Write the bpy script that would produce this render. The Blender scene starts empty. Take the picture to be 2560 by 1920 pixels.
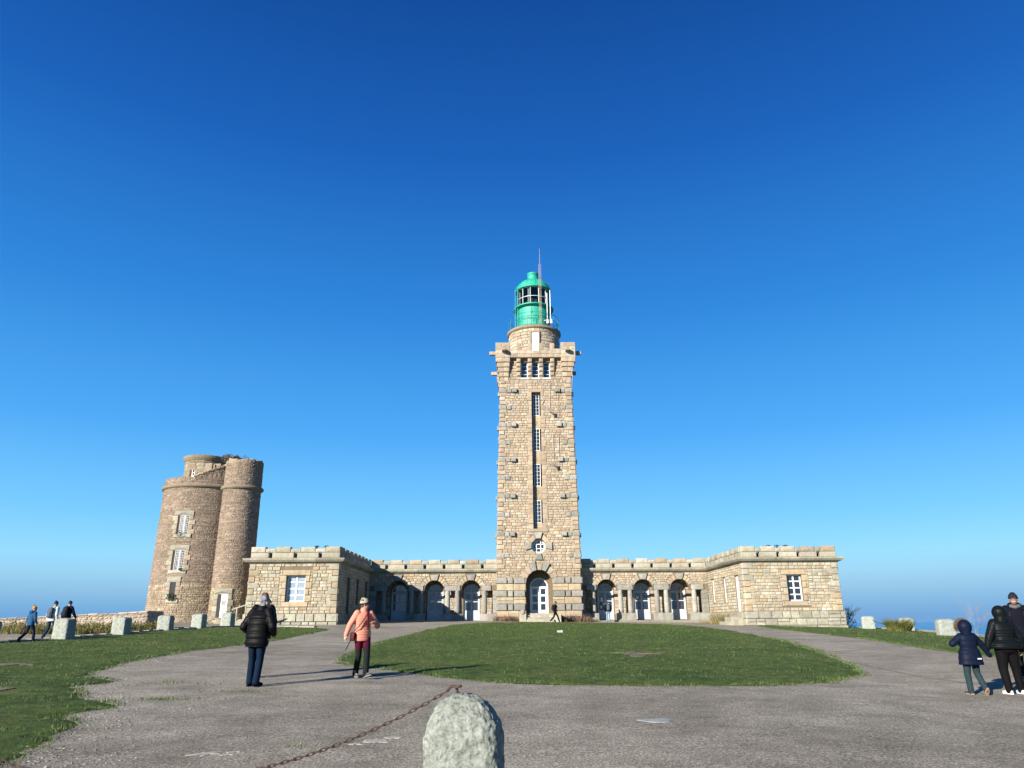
import bpy, bmesh, math, random
import numpy as np
from mathutils import Vector, Matrix, noise
from mathutils.geometry import delaunay_2d_cdt
rad = math.radians
random.seed(7)
rng = np.random.default_rng(7)
S = bpy.context.scene
COL = S.collection

# ------------------------------------------------------------------ camera
P, R = rad(18.06), rad(-0.35)
U0 = Vector((0, -math.sin(P), math.cos(P))); FW = Vector((0, math.cos(P), math.sin(P))); X0 = Vector((1, 0, 0))
cr = X0*math.cos(R)+U0*math.sin(R); cu = -X0*math.sin(R)+U0*math.cos(R)
cam = bpy.data.cameras.new('camera'); cam.lens = 1835/2560*36; cam.sensor_width = 36
cam.clip_end = 200000; cam.clip_start = 0.05
co = bpy.data.objects.new('camera', cam); COL.objects.link(co)
m = Matrix((cr, cu, -FW)).transposed().to_4x4(); m.translation = (0, 0, 1.5); co.matrix_world = m
S.camera = co

# ------------------------------------------------------------------ light
SUN_AZ, SUN_EL = rad(40), rad(20.5)          # light travels towards (+sin, +cos)
wd = bpy.data.worlds.new('World'); S.world = wd; wd.use_nodes = True
nt = wd.node_tree; nt.nodes.clear()
sky = nt.nodes.new('ShaderNodeTexSky'); sky.sky_type = 'NISHITA'; sky.sun_disc = False
sky.sun_elevation = SUN_EL; sky.sun_rotation = math.pi+SUN_AZ
sky.air_density = 1.0; sky.dust_density = 0.35; sky.ozone_density = 3.0; sky.altitude = 100
hs = nt.nodes.new('ShaderNodeHueSaturation'); hs.inputs['Saturation'].default_value = 1.25; hs.inputs['Value'].default_value = 1.0
gm = nt.nodes.new('ShaderNodeGamma'); gm.inputs[1].default_value = 1.0
bg = nt.nodes.new('ShaderNodeBackground'); bg.inputs[1].default_value = 0.005
wo = nt.nodes.new('ShaderNodeOutputWorld')
nt.links.new(sky.outputs[0], gm.inputs[0]); nt.links.new(gm.outputs[0], hs.inputs['Color'])
EXPO = 1.4
def hexl(h, k=1.0):
    c = [int(h[i:i+2], 16)/255 for i in (0, 2, 4)]
    return tuple((x/12.92 if x <= .04045 else ((x+.055)/1.055)**2.4)*k/2**EXPO for x in c)
stc = nt.nodes.new('ShaderNodeTexCoord'); sxyz = nt.nodes.new('ShaderNodeSeparateXYZ'); nt.links.new(stc.outputs['Generated'], sxyz.inputs[0])
srp = nt.nodes.new('ShaderNodeValToRGB'); el_ = srp.color_ramp.elements
SK = [(0, '4f92cf'), (.008, '5598d4'), (.02, '66a4d8'), (.04, '84b9e0'), (.06, '93cbec'), (.082, '90d5fb'), (.132, '74c6fb'), (.237, '4ca6f1'), (.39, '2c84d8'), (.574, '185eb6'), (.716, '0e4797'), (1, '0a3377')]
while len(el_) < len(SK): el_.new(.5)
for i_, (p_, h_) in enumerate(SK): el_[i_].position = p_; el_[i_].color = (*hexl(h_), 1)
nt.links.new(sxyz.outputs[2], srp.inputs[0])
# measured clear-sky colours carry the picture, the physical sky gives the brightening towards the sun
bg2 = nt.nodes.new('ShaderNodeBackground'); bg2.inputs[1].default_value = 1.0; nt.links.new(srp.outputs[0], bg2.inputs[0])
adds = nt.nodes.new('ShaderNodeAddShader'); nt.links.new(bg.outputs[0], adds.inputs[0]); nt.links.new(bg2.outputs[0], adds.inputs[1])
nt.links.new(hs.outputs[0], bg.inputs[0]); nt.links.new(adds.outputs[0], wo.inputs[0])
sl = bpy.data.lights.new('sun', 'SUN'); sl.energy = 5.0; sl.angle = rad(0.5); sl.color = (1, 0.92, 0.80)
so = bpy.data.objects.new('sun', sl); COL.objects.link(so)
ldir = Vector((math.sin(SUN_AZ)*math.cos(SUN_EL), math.cos(SUN_AZ)*math.cos(SUN_EL), -math.sin(SUN_EL)))
so.rotation_euler = ldir.to_track_quat('-Z', 'Y').to_euler(); so.location = (-30, -30, 40)
S.view_settings.view_transform = 'Standard'; S.view_settings.look = 'None'
S.view_settings.exposure = EXPO; S.view_settings.gamma = 1.0; S.view_settings.use_curve_mapping = False
S.render.engine = 'CYCLES'

# ------------------------------------------------------------------ helpers
def clamp(v, a, b): return max(a, min(b, v))
def gz(x, y):
    y0 = clamp(y, -10, 66)
    z = 0.0215*y0+6e-5*y0*abs(y0)
    z -= clamp(x, -28, 40)*0.011*(clamp(y0, 0, 66)/60)**2
    z -= 0.02*clamp(x-18, 0, 15)*clamp((y0-20)/20, 0, 1)
    z -= 0.2*math.exp(-((x-10)/5)**2-((y-13)/8)**2)
    return z

def tag(o, label=None, cat=None, group=None, kind=None):
    if label: o['label'] = label
    if cat: o['category'] = cat
    if group: o['group'] = group
    if kind: o['kind'] = kind
    return o
def empty(name, loc, label, cat, group=None):
    o = bpy.data.objects.new(name, None); COL.objects.link(o); o.location = loc
    o.empty_display_size = 0.3
    return tag(o, label, cat, group)

def wloc(o):
    v = Vector((0, 0, 0))
    while o is not None:
        v += o.location; o = o.parent
    return v

class MB:
    def __init__(s): s.v = []; s.f = []; s.c = []
    def add(s, vs, fs, col=(1, 1, 1)):
        b = len(s.v); s.v.extend([tuple(p) for p in vs])
        for f in fs: s.f.append(tuple(b+i for i in f)); s.c.append(col)
    def build(s, name, mat, parent=None, smooth=False, loc=None, local=False):
        me = bpy.data.meshes.new(name)
        off = Vector((0, 0, 0))
        if loc is not None: off = Vector(loc)
        if parent is not None and not local: off = wloc(parent)
        if local: off = Vector((0, 0, 0))
        arr = np.array(s.v, float).reshape(-1, 3)-np.array(off)
        me.from_pydata(arr.tolist(), [], s.f); 
        a = me.color_attributes.new('Col', 'FLOAT_COLOR', 'CORNER')
        cc = np.ones((len(me.loops), 4), np.float32)
        n = np.array([len(f) for f in s.f]); c = np.array(s.c, np.float32)
        if len(n): cc[:, :3] = np.repeat(c, n, axis=0)
        a.data.foreach_set('color', cc.ravel())
        me.materials.append(mat)
        if smooth: me.polygons.foreach_set('use_smooth', [True]*len(me.polygons))
        me.update()
        o = bpy.data.objects.new(name, me); COL.objects.link(o)
        if parent is not None: o.parent = parent
        elif loc is not None: o.location = loc
        return o
    def nx(s): s.__dict__.setdefault('mk', []).append((len(s.v), len(s.f)))   # the next piece starts here
    def buildp(s, name, mat, parent, smooth=False):
        mk = getattr(s, 'mk', [])+[(len(s.v), len(s.f))]
        if mk[0] != (0, 0): mk.insert(0, (0, 0))
        for (a, fa), (b, fb) in zip(mk[:-1], mk[1:]):
            if b == a: continue
            q = MB(); q.v = s.v[a:b]; q.f = [tuple(i-a for i in f) for f in s.f[fa:fb]]; q.c = s.c[fa:fb]
            q.build(name, mat, parent, smooth)
    # shapes
    def box(s, x0, x1, y0, y1, z0, z1, col=(1, 1, 1)):
        s.add([(x0, y0, z0), (x1, y0, z0), (x1, y1, z0), (x0, y1, z0), (x0, y0, z1), (x1, y0, z1), (x1, y1, z1), (x0, y1, z1)],
              [(0, 3, 2, 1), (4, 5, 6, 7), (0, 1, 5, 4), (1, 2, 6, 5), (2, 3, 7, 6), (3, 0, 4, 7)], col)
    def mbox(s, M, u0, u1, z0, z1, d0, d1, col=(1, 1, 1)):   # box in a mapped frame M(u,z,d)
        s.add([M(u0, z0, d0), M(u1, z0, d0), M(u1, z1, d0), M(u0, z1, d0), M(u0, z0, d1), M(u1, z0, d1), M(u1, z1, d1), M(u0, z1, d1)],
              [(0, 3, 2, 1), (4, 5, 6, 7), (0, 1, 5, 4), (1, 2, 6, 5), (2, 3, 7, 6), (3, 0, 4, 7)], col)
    def tube(s, pts, r, n=8, col=(1, 1, 1), cap=True):
        pts = [Vector(p) for p in pts]; rr = r if isinstance(r, (list, tuple)) else [r]*len(pts)
        vs = []; prev = None
        for i, p in enumerate(pts):
            t = (pts[min(i+1, len(pts)-1)]-pts[max(i-1, 0)]).normalized()
            if prev is None:
                a = Vector((0, 0, 1)) if abs(t.z) < 0.9 else Vector((1, 0, 0)); prev = t.cross(a).normalized()
            prev = (prev-t*prev.dot(t)).normalized(); b = t.cross(prev)
            for k in range(n):
                an = 2*math.pi*k/n; vs.append(p+(prev*math.cos(an)+b*math.sin(an))*rr[i])
        fs = [(i*n+k, i*n+(k+1) % n, (i+1)*n+(k+1) % n, (i+1)*n+k) for i in range(len(pts)-1) for k in range(n)]
        if cap: fs += [tuple(range(n))[::-1], tuple((len(pts)-1)*n+k for k in range(n))]
        s.add(vs, fs, col)
    def lathe(s, cx, cy, prof, n=48, col=(1, 1, 1), a0=0, a1=2*math.pi):
        full = abs(a1-a0-2*math.pi) < 1e-6; m_ = n if full else n+1
        vs = [(cx+r*math.cos(a0+(a1-a0)*k/n), cy+r*math.sin(a0+(a1-a0)*k/n), z) for r, z in prof for k in range(m_)]
        fs = []
        for i in range(len(prof)-1):
            for k in range(n):
                k2 = (k+1) % m_; fs.append((i*m_+k, i*m_+k2, (i+1)*m_+k2, (i+1)*m_+k))
        s.add(vs, fs, col)
    def stone(s, M, q, d0, d1, col, ch=0.03, bul=0.015, side=True):
        cx = sum(p[0] for p in q)/4; cz = sum(p[1] for p in q)/4
        vs = [M(u, z, d0) for u, z in q]
        for u, z in q:
            L = math.hypot(u-cx, z-cz); k = 1-min(0.35, ch*1.3/max(L, 1e-3))
            vs.append(M(cx+(u-cx)*k+random.uniform(-.004, .004), cz+(z-cz)*k+random.uniform(-.004, .004), d1+random.uniform(-.3, .3)*bul))
        vs.append(M(cx+random.uniform(-.2, .2)*(q[1][0]-q[0][0]), cz, d1+bul*random.uniform(.3, 1.3)))
        fs = [(i, (i+1) % 4, 4+(i+1) % 4, 4+i) for i in range(4)]+[(4+i, 4+(i+1) % 4, 8) for i in range(4)]
        s.add(vs, fs, col)
    def block(s, M, u0, u1, z0, z1, d0, d1, col, ch=0.025, bul=0.02):  # free standing rough block (closed)
        j = lambda a: random.uniform(-a, a)
        vs = []
        for (d, sg) in ((d0, 1), (d1, -1)):
            for (u, z) in ((u0, z0), (u1, z0), (u1, z1), (u0, z1)):
                vs.append(M(u+j(.006), z+j(.004), d+sg*ch))
        for d, b in ((d0, -bul), (d1, bul)):
            for (u, z) in ((u0+ch, z0+ch), (u1-ch, z0+ch), (u1-ch, z1-ch), (u0+ch, z1-ch)): vs.append(M(u+j(.008), z+j(.008), d+j(.006)))
            vs.append(M((u0+u1)/2+j(.2)*(u1-u0), (z0+z1)/2, d+b))
        # order: 0-3 back ring, 4-7 front ring, 8-11 back inset, 12 back ctr, 13-16 front inset, 17 front ctr
        fs = []
        for i in range(4):
            k = (i+1) % 4
            fs += [(i, k, 4+k, 4+i), (4+i, 4+k, 13+k, 13+i), (13+i, 13+k, 17), (k, i, 8+i, 8+k), (8+k, 8+i, 12)]
        s.add(vs, fs, col)

def frame_map(ox, oy, ux, uy, hw=None, nx=None, ny=None):
    # u along (ux,uy); outward normal = (uy,-ux)  (u to the right when looking at the face)
    def M(u, z, d): return (ox+ux*u+uy*d, oy+uy*u-ux*d, z)
    return M
def cyl_map(cx, cy, r, a0=0.0, taper=0.0, zb=0.0):
    # u = arc length (to the right seen from -y), u=0 faces -y
    def M(u, z, d):
        a = u/r; rr = r+d-taper*(z-zb)
        return (cx+rr*math.sin(a), cy-rr*math.cos(a), z)
    return M

def plate(mb, M, outer, holes, d0, d1, col=(1, 1, 1), edge=True):
    vs = []; fc = []
    for poly in [outer]+holes:
        b = len(vs); vs += [Vector(p) for p in poly]; fc.append(list(range(b, b+len(poly))))
    r = delaunay_2d_cdt(vs, [], fc, 0, 1e-5)
    v2, f2, of = r[0], r[2], r[5]
    tri = [f for f, o in zip(f2, of) if 0 in o and len(o) == 1]
    n = len(v2)
    V = [M(p.x, p.y, d1) for p in v2]+[M(p.x, p.y, d0) for p in v2]
    F = [tuple(f) for f in tri]+[tuple(n+i for i in reversed(f)) for f in tri]
    mb.add(V, F, col)
    if edge:
        for poly in [outer]+holes:
            k = len(poly)
            V = [M(p[0], p[1], d1) for p in poly]+[M(p[0], p[1], d0) for p in poly]
            mb.add(V, [(i, (i+1) % k, k+(i+1) % k, k+i) for i in range(k)], col)
def rect(u0, u1, z0, z1): return [(u0, z0), (u1, z0), (u1, z1), (u0, z1)]
def archp(uc, r, zs, zb, n=18): return [(uc-r, zb), (uc+r, zb)]+[(uc+r*math.cos(math.pi*i/n), zs+r*math.sin(math.pi*i/n)) for i in range(n+1)]
def fan(uc, r, zs, n=18, b=.06):
    a0 = math.asin(b/r); return [(uc+r*math.cos(a0+(math.pi-2*a0)*i/n), zs+r*math.sin(a0+(math.pi-2*a0)*i/n)) for i in range(n+1)]
def ngon(uc, zc, r, n, a0=0): return [(uc+r*math.cos(a0+2*math.pi*i/n), zc+r*math.sin(a0+2*math.pi*i/n)) for i in range(n)]

def pick(pal):
    w = [p[1] for p in pal]; c = random.choices([p[0] for p in pal], w)[0]; k = random.uniform(.85, 1.13)*(.85 if pal in (RUB, RUBY, RUBX) else .59)
    return tuple(x*k*random.uniform(.97, 1.03) for x in c)
def masonry(mb, M, u0, u1, z0, z1, ch, cw, pal, proud=(.02, .05), holes=(), gap=.012, cham=.022, bul=.015, hwf=None):
    z = z0
    while z < z1-1e-4:
        h = random.uniform(*ch)
        if z1-z-h < ch[0]*.7: h = z1-z
        iv = []
        for H in holes:
            if H[0] == 'r':
                if z < H[4]-.02 and z+h > H[3]+.02: iv.append((H[1], H[2]))
            else:
                _, uc, r, zs, zb = H
                if z+h > zb+.02:
                    if z < zs: iv.append((uc-r, uc+r))
                    elif z < zs+r: w = math.sqrt(r*r-(z-zs)**2); iv.append((uc-w, uc+w))
        a0, a1 = (u0, u1) if hwf is None else (-hwf(z+h/2), hwf(z+h/2))
        segs = []; cur = a0
        for a, b in sorted(iv):
            if a > cur: segs.append((cur, min(a, a1)))
            cur = max(cur, b)
        if cur < a1: segs.append((cur, a1))
        for a, b in segs:
            if b-a < .04: continue
            u = a
            while u < b-1e-4:
                w = random.uniform(*cw)
                if b-u-w < cw[0]*.6: w = b-u
                # now and then split a stone into two thin ones
                if h > .24 and random.random() < .18 and w > .25:
                    zz = z+h*random.uniform(.4, .6)
                    for (p, q_) in ((z, zz), (zz, z+h)):
                        mb.stone(M, [(u+gap, p+gap), (u+w-gap, p+gap), (u+w-gap, q_-gap), (u+gap, q_-gap)], 0, random.uniform(*proud), pick(pal), cham, bul)
                else:
                    mb.stone(M, [(u+gap, z+gap), (u+w-gap, z+gap), (u+w-gap, z+h-gap), (u+gap, z+h-gap)], 0, random.uniform(*proud), pick(pal), cham, bul)
                u += w
        z += h
def arch_ring(mb, M, uc, zs, r0, r1, n, pal, d, special=None, a0=0, a1=math.pi, d0=0):
    for i in range(n):
        b0, b1 = a0+(a1-a0)*i/n+.01, a0+(a1-a0)*(i+1)/n-.01
        q = [(uc+r0*math.cos(b0), zs+r0*math.sin(b0)), (uc+r1*math.cos(b0), zs+r1*math.sin(b0)),
             (uc+r1*math.cos(b1), zs+r1*math.sin(b1)), (uc+r0*math.cos(b1), zs+r0*math.sin(b1))]
        mb.stone(M, q, d0, d, pick(pal), .02, .01)
def sweep(mb, path, prof, seg=1.3, col=None, pal=None):
    # path: 2D polyline, outward normal on the right-hand side of travel (dx,dy)->(dy,-dx); prof: (offset out, z)
    n = len(path); nor = []
    for i in range(n-1):
        d = Vector((path[i+1][0]-path[i][0], path[i+1][1]-path[i][1])).normalized(); nor.append(Vector((d.y, -d.x)))
    def mit(i):
        if i == 0: return nor[0]
        if i == n-1: return nor[-1]
        s_ = nor[i-1]+nor[i]; return s_/(s_.dot(nor[i]))
    for i in range(n-1):
        A, B = Vector(path[i]), Vector(path[i+1]); L = (B-A).length; k = max(1, round(L/seg))
        for j in range(k):
            t0, t1 = j/k, (j+1)/k
            g0 = 0 if j == 0 else .006/L; g1 = 0 if j == k-1 else .006/L
            ma, mb_ = mit(i), mit(i+1)
            c = pick(pal) if pal else (col or (1, 1, 1))
            V = []
            for t, g in ((t0+g0, 0), (t1-g1, 1)):
                p = A.lerp(B, t); mm = ma if (j == 0 and g == 0) else (mb_ if (j == k-1 and g == 1) else nor[i])
                V += [(p.x+mm.x*o, p.y+mm.y*o, z) for o, z in prof]
            q = len(prof)
            mb.add(V, [(a, q+a, q+(a+1) % q, (a+1) % q) for a in range(q)]+[tuple(range(q)), tuple(range(2*q-1, q-1, -1))], c)

# ------------------------------------------------------------------ materials
def newmat(name):
    m_ = bpy.data.materials.new(name); m_.use_nodes = True; n = m_.node_tree
    return m_, n, n.nodes['Principled BSDF']
def N(n, t, **k):
    x = n.nodes.new(t)
    for a, b in k.items(): setattr(x, a, b)
    return x
def ramp(n, stops):
    r = n.nodes.new('ShaderNodeValToRGB'); e = r.color_ramp.elements
    while len(e) < len(stops): e.new(.5)
    for i, (p, c) in enumerate(stops): e[i].position = p; e[i].color = (*c, 1) if len(c) == 3 else c
    return r
def noise_n(n, scale, detail=4, rough=.6, co=None):
    x = N(n, 'ShaderNodeTexNoise'); x.inputs['Scale'].default_value = scale; x.inputs['Detail'].default_value = detail; x.inputs['Roughness'].default_value = rough
    if co is not None: n.links.new(co, x.inputs['Vector'])
    return x
def mixc(n, a, b, fac, mode='MIX'):
    x = N(n, 'ShaderNodeMix', data_type='RGBA', blend_type=mode)
    if isinstance(fac, float): x.inputs[0].default_value = fac
    else: n.links.new(fac, x.inputs[0])
    for s_, v in ((6, a), (7, b)):
        if isinstance(v, tuple): x.inputs[s_].default_value = (*v, 1)
        else: n.links.new(v, x.inputs[s_])
    return x.outputs[2]
def simple(name, col, rough=.6, metal=0, bump=0, bscale=30, var=0, spec=.5, vscale=4):
    m_, n, b = newmat(name)
    b.inputs['Base Color'].default_value = (*col, 1); b.inputs['Roughness'].default_value = rough; b.inputs['Metallic'].default_value = metal
    b.inputs['Specular IOR Level'].default_value = spec
    tc = N(n, 'ShaderNodeTexCoord')
    if var:
        nz = noise_n(n, vscale, 5, .65, tc.outputs['Object'])
        r = ramp(n, [(.3, tuple(c*(1-var) for c in col)), (.7, tuple(min(1, c*(1+var)) for c in col))])
        n.links.new(nz.outputs[0], r.inputs[0]); n.links.new(r.outputs[0], b.inputs['Base Color'])
    if bump:
        nz = noise_n(n, bscale, 4, .6, tc.outputs['Object']); bp = N(n, 'ShaderNodeBump'); bp.inputs['Strength'].default_value = bump
        bp.inputs['Distance'].default_value = .02
        n.links.new(nz.outputs[0], bp.inputs['Height']); n.links.new(bp.outputs[0], b.inputs['Normal'])
    return m_
def stonemat(name, stain=(.30, .27, .22), sfac=.35, bscale=14, bump=.6, dist=.03, tint=None, vs=2.5):
    m_, n, b = newmat(name)
    at = N(n, 'ShaderNodeAttribute', attribute_name='Col'); tc = N(n, 'ShaderNodeTexCoord')
    n1 = noise_n(n, vs, 6, .7, tc.outputs['Object']); n2 = noise_n(n, bscale, 6, .7, tc.outputs['Object']); n3 = noise_n(n, .35, 5, .65, tc.outputs['Object'])
    r1 = ramp(n, [(.25, (.72, .72, .72)), (.5, (1, 1, 1)), (.78, (1.22, 1.2, 1.16))]); n.links.new(n2.outputs[0], r1.inputs[0])
    c = mixc(n, at.outputs['Color'], r1.outputs[0], 1.0, 'MULTIPLY')
    r2 = ramp(n, [(.45, (0, 0, 0)), (.72, (sfac,)*3)]); n.links.new(n1.outputs[0], r2.inputs[0])
    c = mixc(n, c, stain, r2.outputs[0])
    r3 = ramp(n, [(.42, (0, 0, 0)), (.7, (sfac*.8,)*3)]); n.links.new(n3.outputs[0], r3.inputs[0])
    c = mixc(n, c, tint or stain, r3.outputs[0])
    mp = N(n, 'ShaderNodeMapping'); mp.inputs['Scale'].default_value = (3.2, 3.2, .38); n.links.new(tc.outputs['Object'], mp.inputs[0]); n4 = noise_n(n, 1.0, 5, .7, mp.outputs[0])
    r4 = ramp(n, [(.50, (1, 1, 1)), (.75, (.76, .75, .74))]); n.links.new(n4.outputs[0], r4.inputs[0]); c = mixc(n, c, r4.outputs[0], 1.0, 'MULTIPLY')
    n.links.new(c, b.inputs['Base Color']); b.inputs['Roughness'].default_value = .92; b.inputs['Specular IOR Level'].default_value = .2
    bp = N(n, 'ShaderNodeBump'); bp.inputs['Strength'].default_value = bump; bp.inputs['Distance'].default_value = dist
    n.links.new(n2.outputs[0], bp.inputs['Height']); n.links.new(bp.outputs[0], b.inputs['Normal'])
    return m_
M_stone = stonemat('ashlar_stone', stain=(.165, .135, .095), sfac=.5, bump=.8)
M_wing = stonemat('wing_stone', stain=(.145, .13, .09), sfac=.6, bump=.8)
M_gran = stonemat('granite', stain=(.125, .125, .095), sfac=.7, bump=.9, dist=.04)
M_ruin = stonemat('rubble_stone', stain=(.13, .11, .07), sfac=.55, bscale=9, bump=1.0, dist=.06)
M_mort = simple('mortar', (.12, .092, .062), .95, var=.15, bump=.4)
M_mortd = simple('ruin_mortar', (.19, .15, .115), .95, var=.3, bump=.5)
M_white = simple('white_paint', (.62, .62, .60), .5, bump=.05, var=.06)
M_doorshade = simple('shaded_white_paint', (.36, .39, .42), .5, var=.06)  # white door paint with blue-grey shade put into its colour
M_glass = simple('dark_glass', (.015, .02, .03), .04, spec=1.0)
M_curt = simple('curtained_glass', (.20, .25, .31), .12, spec=.8, var=.2)
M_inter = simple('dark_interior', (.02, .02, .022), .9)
M_green = simple('green_paint', (.006, .24, .165), .6, var=.12, spec=.5, bump=.05)
M_greend = simple('weathered_green_paint', (.003, .15, .11), .6, var=.3)
M_rust = simple('rusty_iron', (.046, .023, .019), .85, var=.45, bump=.6, bscale=80, vscale=30)
M_galv = simple('galvanised_steel', (.20, .19, .18), .45, .6, var=.2)
M_cable = simple('cable', (.35, .30, .24), .6)
M_lead = simple('roof_lead', (.25, .26, .27), .7, var=.2)
M_dark = simple('dark_metal', (.03, .035, .04), .5)

TAN = [((.56, .455, .33), 5), ((.61, .51, .385), 5), ((.50, .40, .29), 3), ((.64, .565, .45), 3), ((.53, .40, .27), 1.0), ((.50, .46, .39), 1.5)]
TANL = [((.57, .50, .37), 5), ((.62, .55, .41), 5), ((.50, .43, .31), 3), ((.53, .40, .25), .9), ((.54, .53, .44), 3), ((.66, .62, .50), 2.5)]
QTAN = [((.51, .41, .30), 4), ((.56, .46, .34), 3), ((.46, .38, .29), 2)]
ORN = [((.55, .43, .29), 3), ((.57, .47, .33), 3), ((.51, .45, .34), 2)]
GREY = [((.40, .39, .36), 4), ((.46, .45, .41), 3), ((.35, .35, .33), 2)]
PALE = [((.50, .47, .38), 4), ((.55, .52, .42), 3), ((.44, .42, .34), 2)]
RUB = [((.285, .22, .175), 4), ((.31, .24, .19), 3), ((.25, .195, .155), 2.5), ((.34, .28, .22), 1.2), ((.22, .175, .14), 1)]
RUBX = []
RUBY = [((.36, .30, .20), 4), ((.42, .36, .25), 3), ((.30, .24, .17), 2)]

RUBX = RUBY+RUB[:2]; KRUB = 1
# ================================================================== LIGHTHOUSE
CX, CY = 2.25, 69.2
def hw(z): return 3.62 if z < 6 else 3.62-(z-6)*.0195
lh = empty('lighthouse', (CX, CY, 1.6), 'tall square tan stone lighthouse with green lantern on top', 'lighthouse')
def face(k, off=0.0, H=None):
    a = k*math.pi/2; c, s_ = math.cos(a), math.sin(a)
    def M(u, z, d):
        h = (hw(z) if H is None else H)+d+off
        x, y = u, -h
        return (CX+c*x-s_*y, CY+s_*x+c*y, z)
    return M
MF = face(0)
# openings on front face
SLOT = (-.42, .42, 9.43, 22.15)
TW = [(19.97, 22.0), (16.6, 18.7), (13.3, 15.34), (9.99, 12.0)]
mb = MB(); st = MB()
ARC = (0.0, 1.15, 4.74)
outer = [(-3.62, 1.0), (3.62, 1.0), (3.62, 6)]+[(3.29, 22.9), (3.2, 26.1), (-3.2, 26.1), (-3.29, 22.9), (-3.62, 6)]
ow = [(-1.06, 23.6, 25.2), (0, 23.6, 25.2), (1.05, 23.6, 25.2)]
holes = [rect(*SLOT), ngon(0, 7.93, .66, 8, math.pi/8), archp(*ARC, 1.6)]+[rect(c-.31, c+.31, a, b) for c, a, b in ow]
plate(mb, MF, outer, holes, -1.1, 0, (1, 1, 1))
for k in (1, 2, 3): plate(mb, face(k), outer, [], -.6, 0, (1, 1, 1))
mb.build('wall_core', M_mort, lh)
hl = [('r', SLOT[0], SLOT[1], SLOT[2], SLOT[3]), ('r', -.75, .75, 7.2, 8.7), ('a', 0, 1.16, 4.74, 1.6)]+[('r', c-.32, c+.32, a, b) for c, a, b in ow]
for k in range(4):
    Mk = face(k); h_ = hl if k == 0 else []
    masonry(st, Mk, 0, 0, 6.0, 23.4, (.20, .29), (.24, .55), TAN, (.02, .05), h_, hwf=lambda z: hw(z)-.42)
    masonry(st, Mk, 0, 0, 23.4, 25.6, (.24, .32), (.35, .6), QTAN, (.02, .05), h_, hwf=lambda z: hw(z)-.02)
    masonry(st, Mk, 0, 0, 5.30, 6.0, (.22, .28), (.3, .6), QTAN, (.02, .05), h_, hwf=lambda z: hw(z)-.02)
    # quoins
    z = 6.0; i = 0
    while z < 23.4:
        h = .415; w = .42 if i % 2 else .62
        for sg in (-1, 1):
            a, b = sorted((sg*(hw(z)+.03), sg*(hw(z)-w)))
            st.stone(Mk, [(a, z+.01), (b, z+.01), (b, z+h-.01), (a, z+h-.01)], 0, .07+random.uniform(0, .03), pick(QTAN), .03, .025)
        z += h; i += 1
st.build('masonry', M_stone, lh)
# rusticated base: alternating grey bands and tan ashlar
g = MB(); t = MB()
for k in range(4):
    Mk = face(k)
    for bi, (z0, z1) in enumerate(((4.76, 5.28), (3.66, 4.18), (2.54, 3.08))):
        for sg in (-1, 1):
            g.nx()
            if k == 0: spl = [(1.22, 2.2), (2.26, 2.72), (2.78, 3.74)]
            else: spl = [(0.02, 1.2), (1.22, 2.2), (2.26, 2.72), (2.78, 3.74)]
            for a, b in spl:
                a, b = sorted((sg*a, sg*b))
                g.stone(Mk, [(a+.01, z0), (b-.01, z0), (b-.01, z1), (a+.01, z1)], 0, .13+random.uniform(0, .03), pick(GREY), .035, .03)
    for z0, z1 in ((4.18, 4.76), (3.08, 3.66), (2.0, 2.54), (1.2, 2.0)):
        masonry(t, Mk, -3.62, 3.62, z0+.01, z1-.01, (z1-z0-.02, z1-z0-.02), (.8, 1.4), ORN, (.03, .05), [('a', 0, 1.16, 4.74, 1.0)] if k == 0 else [], bul=.02)
    masonry(t, Mk, -3.62, 3.62, 5.0, 5.31, (.3, .3), (.6, .9), QTAN, (.02, .03), [('a', 0, 1.16, 4.74, 1.0)] if k == 0 else [])
t.build('base_ashlar', M_stone, lh)
g.buildp('base_band', M_gran, lh)
# quoin bars
g = MB()
for i, z in enumerate((22.3, 20.65, 18.96, 17.3, 15.66, 14.0, 12.34, 10.68, 8.97, 7.13)):
    for k in range(4):
        Mk = face(k)
        for sg in (-1, 1):
            h = hw(z)
            g.nx(); pcs = [(h+.08, h-.56, .13), (h-.6, h-1.0, .12)]+([(h-1.05, h-1.5, .30)] if i % 2 == 0 else [])
            for a, b, d in pcs:
                a, b = sorted((sg*a, sg*b)); g.block(Mk, a, b, z-.18, z+.18, -.05, d, pick(GREY), .025, .02)
g.buildp('quoin_bar', M_gran, lh)
# slot surround and panels between windows
s = MB(); z = 9.43
while z < 22.1:
    for sg in (-1, 1):
        w = random.choice((.28, .42)); a, b = sorted((sg*.42, sg*(.42+w)))
        s.stone(MF, [(a, z+.01), (b, z+.01), (b, z+.43), (a, z+.43)], 0, .06, pick(QTAN), .02, .01)
    z += .44
s.block(MF, -.85, .85, 9.15, 9.43, -.05, .12, pick(QTAN)); s.block(MF, -.7, .7, 22.15, 22.45, -.05, .07, pick(QTAN))
for a, b in ((22.0, 22.15), (18.7, 19.97), (15.34, 16.6), (12.0, 13.3), (9.43, 9.99)):
    masonry(s, lambda u, z, d: MF(u, z, d-.42), -.42, .42, a, b, (.25, .42), (.4, .84), QTAN, (.0, .02))
    s.mbox(MF, -.42, .42, a, b, -.9, -.42, (.27, .215, .145))
s.build('window_slot_surround', M_stone, lh)

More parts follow.
